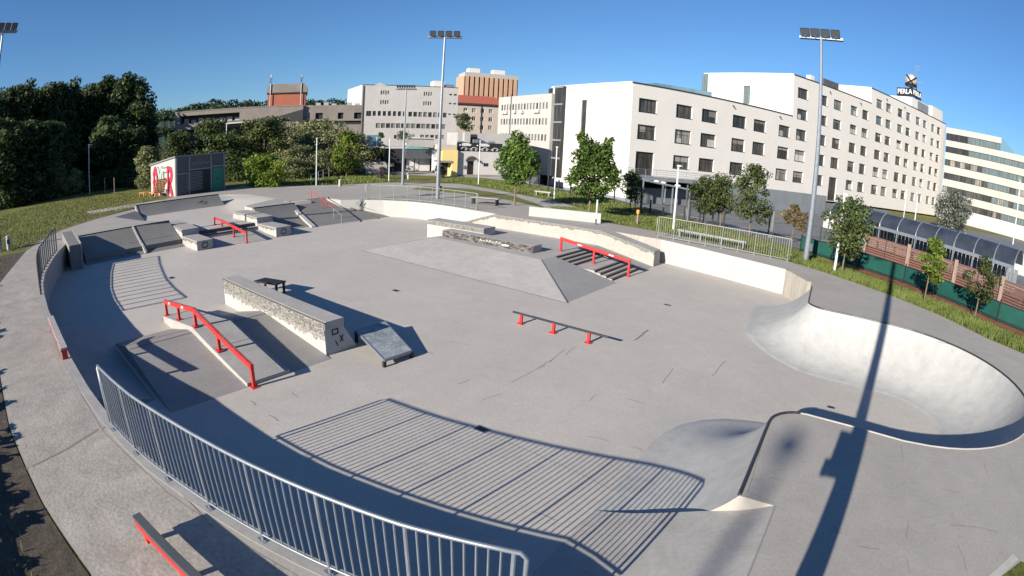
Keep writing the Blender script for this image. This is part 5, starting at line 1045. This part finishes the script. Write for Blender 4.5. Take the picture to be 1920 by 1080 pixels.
for s0 in (.6,3.1): m.obox(o+U56*(s0)+N56*.005, U56, N56, 1.3, .01, 4.05, 4.14); m.obox(o+U56*(s0+.05)+N56*.005, U56, N56, 1.2, .01, 3.92, 4.0); m.obox(o+U56*(s0+.1)+N56*.005, U56, N56, .95, .01, 4.18, 4.26)
for s0 in (.35,1.7,3.2,4.6):
    P_ = [pt(o+N56*.012,U56,s0+x,3.38+z) for x, z in ((0,.1),(.25,.16),(.45,.34),(.8,.34),(.95,.2),(1.1,.16))]; m.tube(P_, .03, 4)
    for x in (.25,.85): c = pt(o+N56*.012,U56,s0+x,3.42); m.tube([(c[0]+U56.x*.09*math.cos(R(a)),c[1]+U56.y*.09*math.cos(R(a)),c[2]+.09*math.sin(R(a))) for a in range(0,361,45)], .02, 4, False)
m.build('lettering', 'signwhite', t)
# roof plant behind the boards
o = PL+U56*.6-N56*3.2; t = thing('roof_plant', 'grey clutter of ducts and boxes on the low house roof', 'roof plant', (*o, 3.2)); m = MB()
m.obox(o, U56, -N56, 5.5, 3, 3.2, 3.9); m.obox(o+U56*1.2, U56, -N56, .8, 1, 3.9, 5.7); m.build('plant_room', 'panelwhite', t)
for s, w_, h_ in ((.2,.8,.7),(2.3,.7,1.0),(3.2,1.0,.6),(4.5,.8,.8)): MB().obox(o+U56*s+N56*.6, U56, -N56, w_, .5, 3.2, 3.2+h_+.6).build('duct_box', 'galv', t)
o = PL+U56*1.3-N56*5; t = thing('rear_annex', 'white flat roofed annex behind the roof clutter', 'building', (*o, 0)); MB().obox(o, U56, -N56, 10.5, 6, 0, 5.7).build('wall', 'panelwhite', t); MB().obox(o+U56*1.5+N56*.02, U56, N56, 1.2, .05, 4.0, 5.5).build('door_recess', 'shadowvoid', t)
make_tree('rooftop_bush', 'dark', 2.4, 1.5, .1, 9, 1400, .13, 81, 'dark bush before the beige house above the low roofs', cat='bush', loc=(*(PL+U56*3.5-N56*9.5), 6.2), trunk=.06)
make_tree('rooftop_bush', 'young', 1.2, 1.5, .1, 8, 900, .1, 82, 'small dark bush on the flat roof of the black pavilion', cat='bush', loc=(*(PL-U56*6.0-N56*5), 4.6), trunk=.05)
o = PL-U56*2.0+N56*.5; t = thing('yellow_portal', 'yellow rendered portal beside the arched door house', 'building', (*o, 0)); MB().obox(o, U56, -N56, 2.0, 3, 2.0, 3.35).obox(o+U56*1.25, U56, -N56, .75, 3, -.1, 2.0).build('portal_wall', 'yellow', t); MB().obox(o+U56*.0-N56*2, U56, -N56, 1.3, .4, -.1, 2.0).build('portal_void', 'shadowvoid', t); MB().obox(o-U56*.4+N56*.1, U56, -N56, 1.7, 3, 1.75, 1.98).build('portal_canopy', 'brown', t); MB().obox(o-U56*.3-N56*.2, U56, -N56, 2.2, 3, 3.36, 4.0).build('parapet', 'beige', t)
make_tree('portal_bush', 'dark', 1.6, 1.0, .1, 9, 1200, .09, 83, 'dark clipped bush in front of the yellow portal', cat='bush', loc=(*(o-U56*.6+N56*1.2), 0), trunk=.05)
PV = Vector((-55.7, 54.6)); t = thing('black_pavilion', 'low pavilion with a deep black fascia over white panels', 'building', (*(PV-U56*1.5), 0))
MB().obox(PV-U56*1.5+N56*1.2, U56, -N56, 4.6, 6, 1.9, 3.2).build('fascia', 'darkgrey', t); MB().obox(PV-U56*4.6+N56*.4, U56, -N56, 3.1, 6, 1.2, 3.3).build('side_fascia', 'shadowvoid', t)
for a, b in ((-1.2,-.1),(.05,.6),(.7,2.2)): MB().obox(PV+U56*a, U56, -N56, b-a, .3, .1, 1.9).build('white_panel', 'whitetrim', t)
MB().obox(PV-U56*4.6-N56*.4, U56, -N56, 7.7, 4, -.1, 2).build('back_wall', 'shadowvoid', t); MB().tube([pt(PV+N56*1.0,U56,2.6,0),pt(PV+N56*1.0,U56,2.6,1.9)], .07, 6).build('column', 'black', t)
m = MB(); m.profile([(-1.6,3.25),(-1.0,3.7),(3.2,3.4),(3.2,3.25)], PV+N56*1.3, U56, -N56, 4); m.build('roof', 'teal', t); MB().obox(PV-U56*4.7+N56*.5, U56, -N56, 3.2, 6, 3.3, 3.45).build('roof_slab', 'whitetrim', t)
o = PV-U56*.4-N56*5; t = thing('cream_annex', 'cream flat roofed annex rising behind the black pavilion', 'building', (*o, 0)); MB().obox(o, U56, -N56, 4.2, 4, 0, 4.75).build('wall', 'concband', t); MB().obox(o+N56*.2, U56, -N56, 4.2, 4.3, 4.752, 4.9).build('roof_edge', 'whitetrim', t)
o = PV-U56*7.0; t = thing('green_kiosk', 'small dark green kiosk with a pale awning left of the pavilion', 'kiosk', (*o, 0)); MB().obox(o, U56, -N56, 2.2, 3, 0, 3.3).build('kiosk_body', mat('dark green kiosk', (.02,.06,.05), .6, .1, 2), t); MB().obox(o-U56*.2+N56*.5, U56, -N56, 2.6, 3.5, 3.35, 3.6).build('awning', 'whitetrim', t); m = MB(); m.profile([(0,3.61),(.4,5.2),(2.2,5.2),(2.6,3.61)], o-U56*.2-N56*.6, U56, -N56, 2); m.build('kiosk_roof', 'skyglass', t)
make_tree('slim_tree', 'young', 5.6, .85, 1.4, 10, 1400, .11, 84, 'slim light tree between kiosk and pavilion', loc=(*(PV-U56*5.0+N56*.9),0), trunk=.06)
o = PV-U56*7.4+N56*2; t = thing('bench_rows', 'grey stepped seating rows below the green kiosk', 'seating', (*o, 0))
for k in range(4): MB().obox(o+N56*(k*.9), U56, N56, 3.0, .5, -.1, 1.5-k*.38).build('step_row', 'conc', t)
o = Vector(G(729,322)); t = thing('white_notice_board', 'white notice board standing before the pavilion', 'sign', (*o, 0)); MB().obox(o-U56*.7, U56, N56, 1.4, .08, .75, 1.5).build('board', 'whitetrim', t)
for k in (-.6,.55): MB().obox(o+U56*k, U56, -N56, .08, .08, 0, 1.2).build('post', 'darkgrey', t)
# --- brown building behind the thicket with brick tower
P2 = Vector((-85.2, 29.1)); t = thing('brown_depot', 'long brown flat roofed depot behind the thicket', 'building', (*P2, 0)); op = [(.8,11.0,8.2,9.45),(1.0,18,5.3,7.2)]
mb = MB(); wall_open(mb, P2, U56, 0, 21.3, -.1, 10.05, op, N56, 2.2); block_rest(mb, P2, U56, 0, 21.3, unit(146), 9, -.1, 10.05); wall_open(mb, P2+U56*21.3-N56*.5, U56, 0, 9.5, -.1, 10.1, [(2.0,3.2,7.9,8.9),(5.6,6.5,7.9,8.9),(8.2,9.4,7.9,8.9),(.5,9.4,7.0,7.6)], N56, .4); mb.build('wall', 'brown', t)
MB().obox(P2+U56*.5-N56*2.1, U56, -N56, 20, .3, 4, 9.6).build('recess_wall', 'darkgrey', t); MB().obox(P2+U56*21.3-N56*.8, U56, -N56, 9.4, .3, 6, 9.5).build('recess_wall', 'shadowvoid', t)
for k in range(8): MB().obox(P2+U56*(1.3+k*1.25)-N56*1.2, U56, -N56, .8, .6, 8.2, 8.2+random.uniform(.5,.95)).build('air_conditioner', 'panelwhite', t)
m = MB(); m.bar(pt(P2+N56*.5,U56,6,7.7),pt(P2+N56*.5,U56,17.5,8.0),.25,.22); m.build('canopy_beam', 'whitetrim', t)
for s in (6.3,9,12.5,17.4): MB().tube([pt(P2+N56*.5,U56,s,0),pt(P2+N56*.5,U56,s,7.8)], .09, 6).build('canopy_post', 'whitetrim', t)
m = MB(); m.add([pt(P2+N56*.6,U56,5.5,7.85),pt(P2+N56*.6,U56,18.5,8.15),pt(P2-N56*2,U56,19,8.6),pt(P2-N56*2,U56,5.5,8.2)], [(0,1,2,3)]); m.add([pt(P2+N56*.1,U56,16.5,8.3),pt(P2+N56*.1,U56,21.3,9.5),pt(P2+N56*.1,U56,21.3,7.4),pt(P2+N56*.1,U56,16.5,8.1)], [(0,1,2,3)]); m.build('canopy_roof', 'roofedge', t)
MB().obox(P2+U56*-.05+N56*.05, U56, -N56, 21.4, .4, 10.05, 10.2).build('roof_edge', 'brown', t)
m = MB(); 
for k in range(7): m.obox(P2+U56*(22+k*1.3)-N56*3, U56, -N56, .8, 1, 10.0, 10.0+random.uniform(.3,.8))
m.build('roof_vents', 'panelwhite', t)
PT = Vector((-122.8, 67.3)); t = thing('brick_tower', 'red brick stair tower with a pale cornice and aerials', 'building', (*PT, 0)); MB().obox(PT, U56, -N56, 9.8, 8, 0, 16.9).build('brick_wall', 'brick', t)
m = MB(); m.profile([(-.25,16.9),(-.25,18.3),(.6,19.1),(9.4,19.1),(10.1,18.3),(10.1,16.9)], PT+N56*.25, U56, -N56, 8.5); m.build('cornice', 'brown', t); MB().obox(PT+N56*.32-U56*.3, U56, -N56, 10.4, 8.6, 16.65, 16.9).build('cornice_lip', 'roofedge', t)
for a, nm in ((.7,2.6),(8.6,2.2)):
    m = MB(); m.tube([pt(PT+N56*.4,U56,a,11),pt(PT+N56*.4,U56,a,19+nm)], .1, 6)
    for k in range(4): m.obox(PT+U56*(a-.35+.2*k)+N56*.5, U56, N56, .12, .12, 19.3+.15*k, 20.6+.2*k)
    m.build('aerial', 'galv', t)
# --- far hill
mb = MB(); r = random.Random(5); n = 90; V = []
for i in range(n+1):
    az = R(125+39.5*i/n); D = 620; f_ = i/n; h = (46 + 8*min(1, max(0, (f_-.05)/.5)) - (0 if f_ < .9 else (f_-.9)*160)) + 2.2*math.sin(i*.37)+1.5*math.sin(i*.9)+r.uniform(0, 2.4)
    for k, (dd, f) in enumerate(((0,0),(40,.45),(90,.8),(140,1),(260,.7))): V.append((math.cos(az)*(D+dd), math.sin(az)*(D+dd), h*f+(r.uniform(-1.4,2.6) if f else -3)))
mb.add(V, [(i*5+j, (i+1)*5+j, (i+1)*5+j+1, i*5+j+1) for i in range(n) for j in range(4)]); structure(mb, 'hill', 'hillgreen')
hb = []
for i in range(0, n+1):
    for k in (1, 2, 3):
        x, y, z = V[i*5+k]; hb.append((x+r.uniform(-4,4), y+r.uniform(-4,4), z+1.5, r.uniform(5,9), r.uniform(5,9), r.uniform(3.5,6.5)))
ho = bpy.data.objects.new('hill_wood', crown_mesh('crown', 'dark', hb, 16000, 2.0, 77)); C.objects.link(ho); ho['kind'] = 'stuff'
# --- graffiti hut
HA = Vector((-50.7, 17.34)); HB_ = Vector((-51.75, 23.31)); hd = (HB_-HA).normalized(); hn = Vector((hd.y, -hd.x)); he = -hn; Lh = (HB_-HA).length
t = thing('graffiti_hut', 'small grey hut with red graffiti on its sunlit side and a green door', 'building', (*HA, 0))
m = MB(); m.profile([(0,-.1),(0,3.62),(5.6,2.95),(5.6,-.1)], HA, he, hd, Lh); m.build('hut_wall', 'white', t)
f0 = HA+hn*.0; m = MB(); m.obox(f0, hd, hn, Lh, .12, -.05, 3.66); m.build('front_panel', 'darkgrey', t)
m = MB(); m.profile([(-.3,3.67),(-.3,3.8),(5.8,3.06),(5.8,2.93)], HA-hd*.15, he, hd, Lh+.3); m.build('roof', 'hotelbase', t)
f1 = HA+hn*.125; fm_ = mat('blue grey frame', (.20,.225,.26), .6)
for a, b, z0, z1 in ((.02,.2,0,3.6),(1.55,1.68,0,3.6),(4.2,4.36,0,3.6),(Lh-.22,Lh-.02,0,3.6),(.2,1.55,2.0,2.12),(1.68,4.2,2.28,2.4),(4.36,Lh-.22,2.4,2.52)): MB().obox(f1+hd*a, hd, hn, b-a, .06, z0, z1).build('frame_bar', fm_, t)
m = MB(); m.obox(f1+hd*1.7, hd, hn, 2.5, .03, 0, 2.27); m.build('shutter', 'black', t)
m = MB()
for k in range(11): m.obox(f1+hd*(1.15+.1*(k % 2))+hn*.03, hd, hn, 2.0, .03, .35+k*.17, .42+k*.17)
m.build('shutter_slats', 'hotelbase', t)
d_ = MB().obox(f1+hd*4.45, hd, hn, 1.3, .05, .05, 2.3).build('door', 'greendoor', t); MB().obox(f1+hd*4.95+hn*.05, hd, hn, .12, .05, 1.15, 1.3).build('handle', 'black', d_)
m = MB(); 
for k in range(10): 
    x = 1.85+k*.22; z = 2.72+.05*math.sin(k*2.1); m.bar((*(f1+hd*x+hn*.02), z), (*(f1+hd*(x+.12)+hn*.02), z+.35), .02, .05); m.bar((*(f1+hd*(x+.12)+hn*.02), z+.35), (*(f1+hd*(x+.2)+hn*.02), z+.05), .02, .05)
m.build('fascia_graffiti', 'hotelbase', t)
STROKES = {'A': [[(-.42,-1.1),(-.3,.6),(0,1.05),(.3,.6),(.42,-1.1)],[(-.35,-.15),(.35,-.15)]], 'Y': [[(-.42,1.0),(-.05,.1),(0,-1.0)],[(.42,1.05),(.02,.1)]], 'E': [[(.36,.95),(-.3,.9),(-.34,-.95),(.38,-1.0)],[(-.3,0),(.25,.02)]], 'R': [[(-.4,-1.15),(-.38,1.05),(.3,.95),(.42,.5),(.25,.08),(-.3,0)],[(-.1,.0),(.45,-1.2)]]}
for i, (ch, s_, col) in enumerate((('A',4.5,'pink'),('Y',3.35,'spraygrey'),('E',2.3,'spraygrey'),('R',1.15,'pink'))):
    for nm, wd2, lift, cm in (('graffiti_outline',.56,.012,'marker'),('graffiti_letter',.40,.026,col)):
        m = MB()
        for st_ in STROKES[ch]:
            P_ = [(*(HA+he*(s_-x*1.1)-hd*lift), 1.42+z*1.12) for x, z in st_]
            for p_a, p_b in zip(P_, P_[1:]): m.bar(p_a, p_b, .006, wd2)
            for p_a in P_: m.tube([Vector(p_a)-Vector((*hd,0))*.002, Vector(p_a)+Vector((*hd,0))*.003], wd2/2, 10)
        m.build(nm, cm, t)
for k in range(14):
    s = .55+k*.34; z = .45+random.uniform(0,.3); MB().bar((*(HA+he*s-hd*.03), z), (*(HA+he*s-hd*.03), z-.35), .07, .01).build('paint_drip', 'marker', t)
# yellow wooden lounger and table
o = HA+he*2.6-hd*.85; t = thing('wooden_lounger', 'yellow slatted wooden lounger in front of the graffiti wall', 'lounger', (*o, 0)); ld = -he; ln = Vector((-ld.y, ld.x))
m = MB(); 
for k in range(9): m.obox(o-ld*1.0+ld*(k*.16)-ln*.45, ld, ln, .12, .9, .38, .43)
m.build('seat', 'pinewood', t); m = MB()
for k in range(8): p = o+ld*(.5+k*.11); m.bar((*(p-ln*.6), .45+k*.17), (*(p+ln*.6), .45+k*.17), .05, .14)
m.build('backrest', 'pinewood', t)
for a, b in ((-.9,-.4),(-.9,.4),(.4,-.4),(.4,.4)): q_ = o+ld*a+ln*b; MB().box(q_.x-.05,q_.x+.05,q_.y-.05,q_.y+.05,0,.4).build('leg', 'pinewood', t)
o = HA+he*5.0-hd*1.1; t = thing('wooden_low_table', 'low yellow pallet table left of the wooden lounger', 'table', (*o, 0)); m = MB()
for k in range(6): m.obox(o-ld*.6+ld*(k*.2)-ln*.4, ld, ln, .16, .8, .34, .39)
m.build('table_top', 'pinewood', t)
for a, b in ((-.5,-.35),(-.5,.35),(.5,-.35),(.5,.35)): q_ = o+ld*a+ln*b; MB().box(q_.x-.05,q_.x+.05,q_.y-.05,q_.y+.05,0,.35).build('leg', 'pinewood', t)
# grass steps railing by the thicket
m = MB(); P_ = [(*G(583,347),0), (*G(600,338),.1), (*G(627,331),.2)]; t = thing('steps_railing', 'short grey railing climbing the grass bank by the thicket', 'railing', P_[0]); m.tube([(x,y,z+1.0) for x,y,z in P_], .04, 6).tube([(x,y,z+.5) for x,y,z in P_], .03, 6); m.build('rail_bar', 'fencegreen', t)
for k in range(6): a = k/5*1.999; i = int(a); p = Vector(P_[i]).lerp(Vector(P_[i+1]), a-i); MB().tube([p, p+Vector((0,0,1.0))], .035, 6).build('post', 'fencegreen', t)
# ------------------------------------------------------------------ right side: vaulted walkway, slatted screen, mesh fence
W0, W1 = Vector((-1.5, 41.5)), Vector((15.6, 33.2)); W1 = Vector(AT(1905,478,36.5)[:2]); W0 = Vector(AT(1560,372,44)[:2])
wd_ = (W1-W0).normalized(); wn_ = Vector((wd_.y, -wd_.x)); wn_ = wn_ if wn_.y < 0 else -wn_; Lw = (W1-W0).length; zE = 1.75; t = thing('vaulted_walkway', 'long walkway with a dark glazed barrel vault roof above the slatted screen', 'walkway', (*W0, 0))
K = 10; V = []; Wd = 2.3; n = int(Lw/1.6)
for i in range(n+1):
    for k in range(K+1): a = PI*k/K; p = W0+wd_*(Lw*i/n)-wn_*(Wd/2)+wn_*(Wd/2*math.cos(a)); V.append((p.x,p.y,zE+1.0*math.sin(a)))
vm = mat('smoked vault glazing', (.035,.042,.058), .22, .3, .8, spec=.6)
MB().add(V, [(i*(K+1)+k,(i+1)*(K+1)+k,(i+1)*(K+1)+k+1,i*(K+1)+k+1) for i in range(n) for k in range(K)]).build('vault_glazing', vm, t, smooth=True)
for i in range(n+1): MB().tube([Vector(V[i*(K+1)+k])+Vector((0,0,.02)) for k in range(K+1)], .04, 5).build('vault_rib', 'galv', t)
m = MB(); m.obox(W0+wn_*.08, wd_, -wn_, Lw, .22, zE-.2, zE+.02); m.build('eaves_beam', 'galv', t)
m = MB(); m.obox(W0-wn_*(Wd-.1), wd_, -wn_, Lw, .2, zE-.3, zE+.02); m.build('rear_beam', 'whitetrim', t)
for i in range(n+1): p = W0+wd_*(Lw*i/n); MB().tube([(p.x,p.y,-.1),(p.x,p.y,zE-.15)], .06, 6).build('column', 'galv', t)
m = MB()
for i in range(int(Lw/.35)): p = W0+wd_*(i*.35)-wn_*(Wd-.2); m.obox(p, wd_, -wn_, .3, .06, -.1, zE-.35)
m.build('back_panel', 'hotelbase', t)
o = Vector(AT(1540,385,52)[:2]); t = thing('tarpaulin_shed', 'low shed with a dark tarpaulin roof behind the right floodlight mast', 'shed', (*o, 0)); e_ = unit(-25); n_ = Vector((-e_.y, e_.x)); m = MB(); m.profile([(0,1.1),(.8,1.9),(3,2.3),(5.5,1.9),(6.3,1.1)], o, e_, n_, 5); m.build('tarpaulin', mat('dark tarpaulin', (.06,.062,.066), .6, .3, 1.2), t); MB().obox(o+e_*.3+n_*.3, e_, n_, 5.7, 4, -.1, 1.1).build('shed_wall', 'greybuild', t)
o = Vector(AT(1640,392,58)[:2]); t = thing('garden_wall', 'low grey wall behind the vaulted walkway', 'wall', (*o, 0)); e_ = unit(-32); m = MB(); m.obox(o, e_, Vector((-e_.y, e_.x)), 26, .3, -.1, 1.7); m.build('wall_body', 'greybuild', t); MB().obox(o+Vector((e_.y,-e_.x))*.05, e_, Vector((-e_.y, e_.x)), 26, .4, 1.7, 1.8).build('wall_cap', 'conc', t)
SP = [Vector(G(1618,472)), Vector(G(1699,498)), Vector(G(1786,530)), Vector(G(1872,564)), Vector(G(1960,602))]
t = thing('slatted_screen', 'brown horizontal slat screen between timber posts in front of the walkway', 'fence', (*SP[0], 0))
for i, p in enumerate(SP): MB().box(p.x-.13,p.x+.13,p.y-.13,p.y+.13,-.1,1.38).build('post', 'postwood', t)
for a, b in zip(SP, SP[1:]):
    d = (b-a).normalized(); m = MB()
    for k in range(8): z = .06+k*.155; m.bar((*(a+d*.16), z), (*(b-d*.16), z), .03, .105)
    m.build('slat_panel', 'slatwood', t); c = (a+b)/2; MB().tube([(c.x,c.y,-.05),(c.x,c.y,1.3)], .03, 6).build('stay', 'black', t)
o = SP[0]; m = MB(); nn = Vector((.6,.8)); m.obox(SP[0]+Vector((.2,.9)), (SP[3]-SP[0]).normalized(), Vector((.5,.8)).normalized(), (SP[3]-SP[0]).length+6, 1.3, .85, 1.0); tag(m.build('planter_shelf', 'brown', org=(*SP[0],.9)), 'brown timber deck strip between screen and walkway', 'planter')
GP = [Vector(G(1500,470)), Vector(G(1609,502)), Vector(G(1693,530)), Vector(G(1750,552)), Vector(G(1868,602)), Vector(G(1965,642))]
t = thing('mesh_fence', 'dark green mesh windbreak fence along the verge at right', 'fence', (*GP[1], 0))
for a, b in zip(GP, GP[1:]):
    MB().obox(a, (b-a).normalized(), Vector((0,1)), (b-a).length, .02, .05, .86).build('mesh_panel', 'greenmesh', t)
    m = MB(); m.tube([(*a,.12),(*b,.12)], .03, 6).tube([(*a,.86),(*b,.86)], .025, 6); m.build('rail_bar', 'black', t)
for p in GP: MB().tube([(p.x,p.y-.03,-.1),(p.x,p.y-.03,1.0)], .04, 6).build('post', 'black', t)
structure(MB().poly([tuple(GP[1]+Vector((-.3,-1.0))), tuple(GP[2]+Vector((-.3,-.9))), tuple(GP[4]+Vector((0,-1.1))), tuple(GP[5]+Vector((0,-1.1))), tuple(GP[5]+Vector((.3,.7))), tuple(GP[4]+Vector((.3,.7))), tuple(GP[2]+Vector((.3,.7))), tuple(GP[1]+Vector((.3,.6)))], -.01), 'red_track', mat('red brown soil', (.20,.075,.045), .95, .3, 2, fine=.3, fscale=20))
# ------------------------------------------------------------------ person standing on the path
def person(loc, face):
    t = thing('person', 'person in an olive top and white trousers standing by the thin mast', 'person', (*loc, 0)); h = 1.46
    def skin(verts, edges, rad, mt, name, root=0):
        me = bpy.data.meshes.new(name); me.from_pydata([Vector(v)*h/1.75 for v in verts], edges, []); ob = bpy.data.objects.new(name, me); C.objects.link(ob)
        sk_ = ob.modifiers.new('s', 'SKIN'); ob.modifiers.new('d', 'SUBSURF').levels = 1
        for v, r_ in zip(me.skin_vertices[0].data, rad): v.radius = (r_*h/1.75, r_*h/1.75)
        me.skin_vertices[0].data[root].use_root = True; bpy.context.view_layer.update()
        m2 = bpy.data.meshes.new_from_object(ob.evaluated_get(bpy.context.evaluated_depsgraph_get())); bpy.data.objects.remove(ob); m2.materials.clear(); m2.materials.append(M[mt]); m2.polygons.foreach_set('use_smooth', [True]*len(m2.polygons))
        o2 = bpy.data.objects.new(name, m2); C.objects.link(o2); o2.parent = t; return o2
    v = [(0,0,.95),(0,0,1.15),(0,0,1.4),(0,0,1.5),(0,.01,1.64),(.19,0,1.4),(.24,0,1.14),(.22,.08,.9),(.21,.1,.8),(-.19,0,1.4),(-.24,0,1.14),(-.22,.08,.9),(-.21,.1,.8),(.1,0,.88),(.11,.02,.48),(.11,0,.07),(.11,.14,.03),(-.1,0,.88),(-.11,.02,.48),(-.11,0,.07),(-.11,.14,.03)]
    e = [(0,1),(1,2),(2,3),(3,4),(2,5),(5,6),(6,7),(7,8),(2,9),(9,10),(10,11),(11,12),(0,13),(13,14),(14,15),(15,16),(0,17),(17,18),(18,19),(19,20)]
    skin(v, e, [.13,.12,.13,.05,.095,.055,.045,.035,.035,.055,.045,.035,.035,.085,.06,.04,.035,.085,.06,.04,.035], 'skin', 'body')
    skin([(0,0,.92),(0,0,1.15),(0,0,1.42),(.2,0,1.4),(.25,0,1.15),(-.2,0,1.4),(-.25,0,1.15)], [(0,1),(1,2),(2,3),(3,4),(2,5),(5,6)], [.16,.145,.15,.07,.06,.07,.06], 'shirt', 'shirt')
    skin([(0,0,.95),(.1,0,.86),(.11,.02,.48),(.11,0,.1),(-.1,0,.86),(-.11,.02,.48),(-.11,0,.1)], [(0,1),(1,2),(2,3),(0,4),(4,5),(5,6)], [.15,.1,.075,.06,.1,.075,.06], 'trousers', 'trousers')
    m = MB(); m.sphere((0,-.015*h/1.75,1.675*h/1.75), .105*h/1.75, 12, 8, (1,1.05,.9)); m.build('hair', 'hair').parent = t
    t.rotation_euler = (0, 0, face)
person(G(765,338), R(150))
pl = make_tree('plum_shrub', 'plum', 1.5, .75, .15, 9, 1100, .07, 91, 'small purple leaved shrub by the lamp posts before the pavilion', cat='shrub', loc=(*G(716,336),0), trunk=.04)

o1, o2 = AT(1207,338,45), AT(1294,356,40); t = thing('metal_pergola', 'open pale metal frame standing before the dark doorway under the terrace', 'pergola', (o1[0],o1[1],-.4))
def stem(p, z0=-.9): return MB().tube([(p[0],p[1],z0),p], .07, 6).build('post', 'galv', t)
stem(o1); stem(o2); mid = [(a+b)/2 for a, b in zip(o1,o2)]; stem(mid); stem((mid[0]+.7,mid[1]-.2,mid[2]))
MB().tube([o1,o2], .075, 6).build('beam', 'galv', t); MB().tube([o1,(o1[0]-1.5,o1[1]+3.5,o1[2])], .06, 6).build('beam', 'galv', t); MB().tube([mid,(mid[0]-1.5,mid[1]+3.5,mid[2])], .06, 6).build('beam', 'galv', t)
for f in (.3,.45,.75): p = [a+(b-a)*f for a, b in zip(o1,o2)]; MB().sphere((p[0],p[1],p[2]+.12), .16, 8, 6, (1.6,1,.6)).build('lamp', 'postwhite', t)

# ------------------------------------------------------------------ camera, sun, sky
cam = bpy.data.cameras.new('Camera'); co = bpy.data.objects.new('Camera', cam); C.objects.link(co)
rt, fw, upv = cam_to_world(1, 0, 0), cam_to_world(0, 1, 0), cam_to_world(0, 0, 1)
m = Matrix((rt, upv, -fw)).transposed().to_4x4(); m.translation = (0, 0, CAM_H); co.matrix_world = m
cam.type = 'PANO'; cam.sensor_fit = 'HORIZONTAL'; cam.sensor_width = 36; cam.sensor_height = 20.25; cam.clip_start = .05; cam.clip_end = 9000
cc = cam.cycles if hasattr(cam, 'cycles') and hasattr(cam.cycles, 'panorama_type') else cam
cc.panorama_type = 'FISHEYE_EQUISOLID'; cc.fisheye_lens = F_PX*36/1920; cc.fisheye_fov = R(170)
sc = bpy.context.scene; sc.camera = co
EL, AZ = 20.9, 84.1          # the shadows run towards AZ (from +x)
sd = Vector((math.cos(R(AZ))*math.cos(R(EL)), math.sin(R(AZ))*math.cos(R(EL)), -math.sin(R(EL))))
sl = bpy.data.lights.new('Sun', 'SUN'); so = bpy.data.objects.new('Sun', sl); C.objects.link(so)
sl.energy = 4.2; sl.angle = R(.45); sl.color = (1, .915, .785); so.rotation_euler = sd.to_track_quat('-Z', 'Y').to_euler(); so.location = (0, -40, 40)
w = bpy.data.worlds.new('World'); sc.world = w; w.use_nodes = True; nt = w.node_tree
sk = nt.nodes.new('ShaderNodeTexSky'); sk.sky_type = 'NISHITA'; sk.sun_disc = False; sk.sun_elevation = R(EL)
to = -sd; sk.sun_rotation = math.atan2(to.x, to.y); sk.air_density = 1.05; sk.dust_density = 0; sk.ozone_density = 8.0; sk.altitude = 100
nt.links.new(sk.outputs[0], nt.nodes['Background'].inputs[0]); nt.nodes['Background'].inputs[1].default_value = .057
sc.view_settings.view_transform = 'Standard'; sc.view_settings.look = 'None'; sc.view_settings.exposure = 1.17; sc.view_settings.gamma = 1
sc.cycles.max_bounces = 6; sc.cycles.transparent_max_bounces = 6; sc.cycles.use_denoising = True
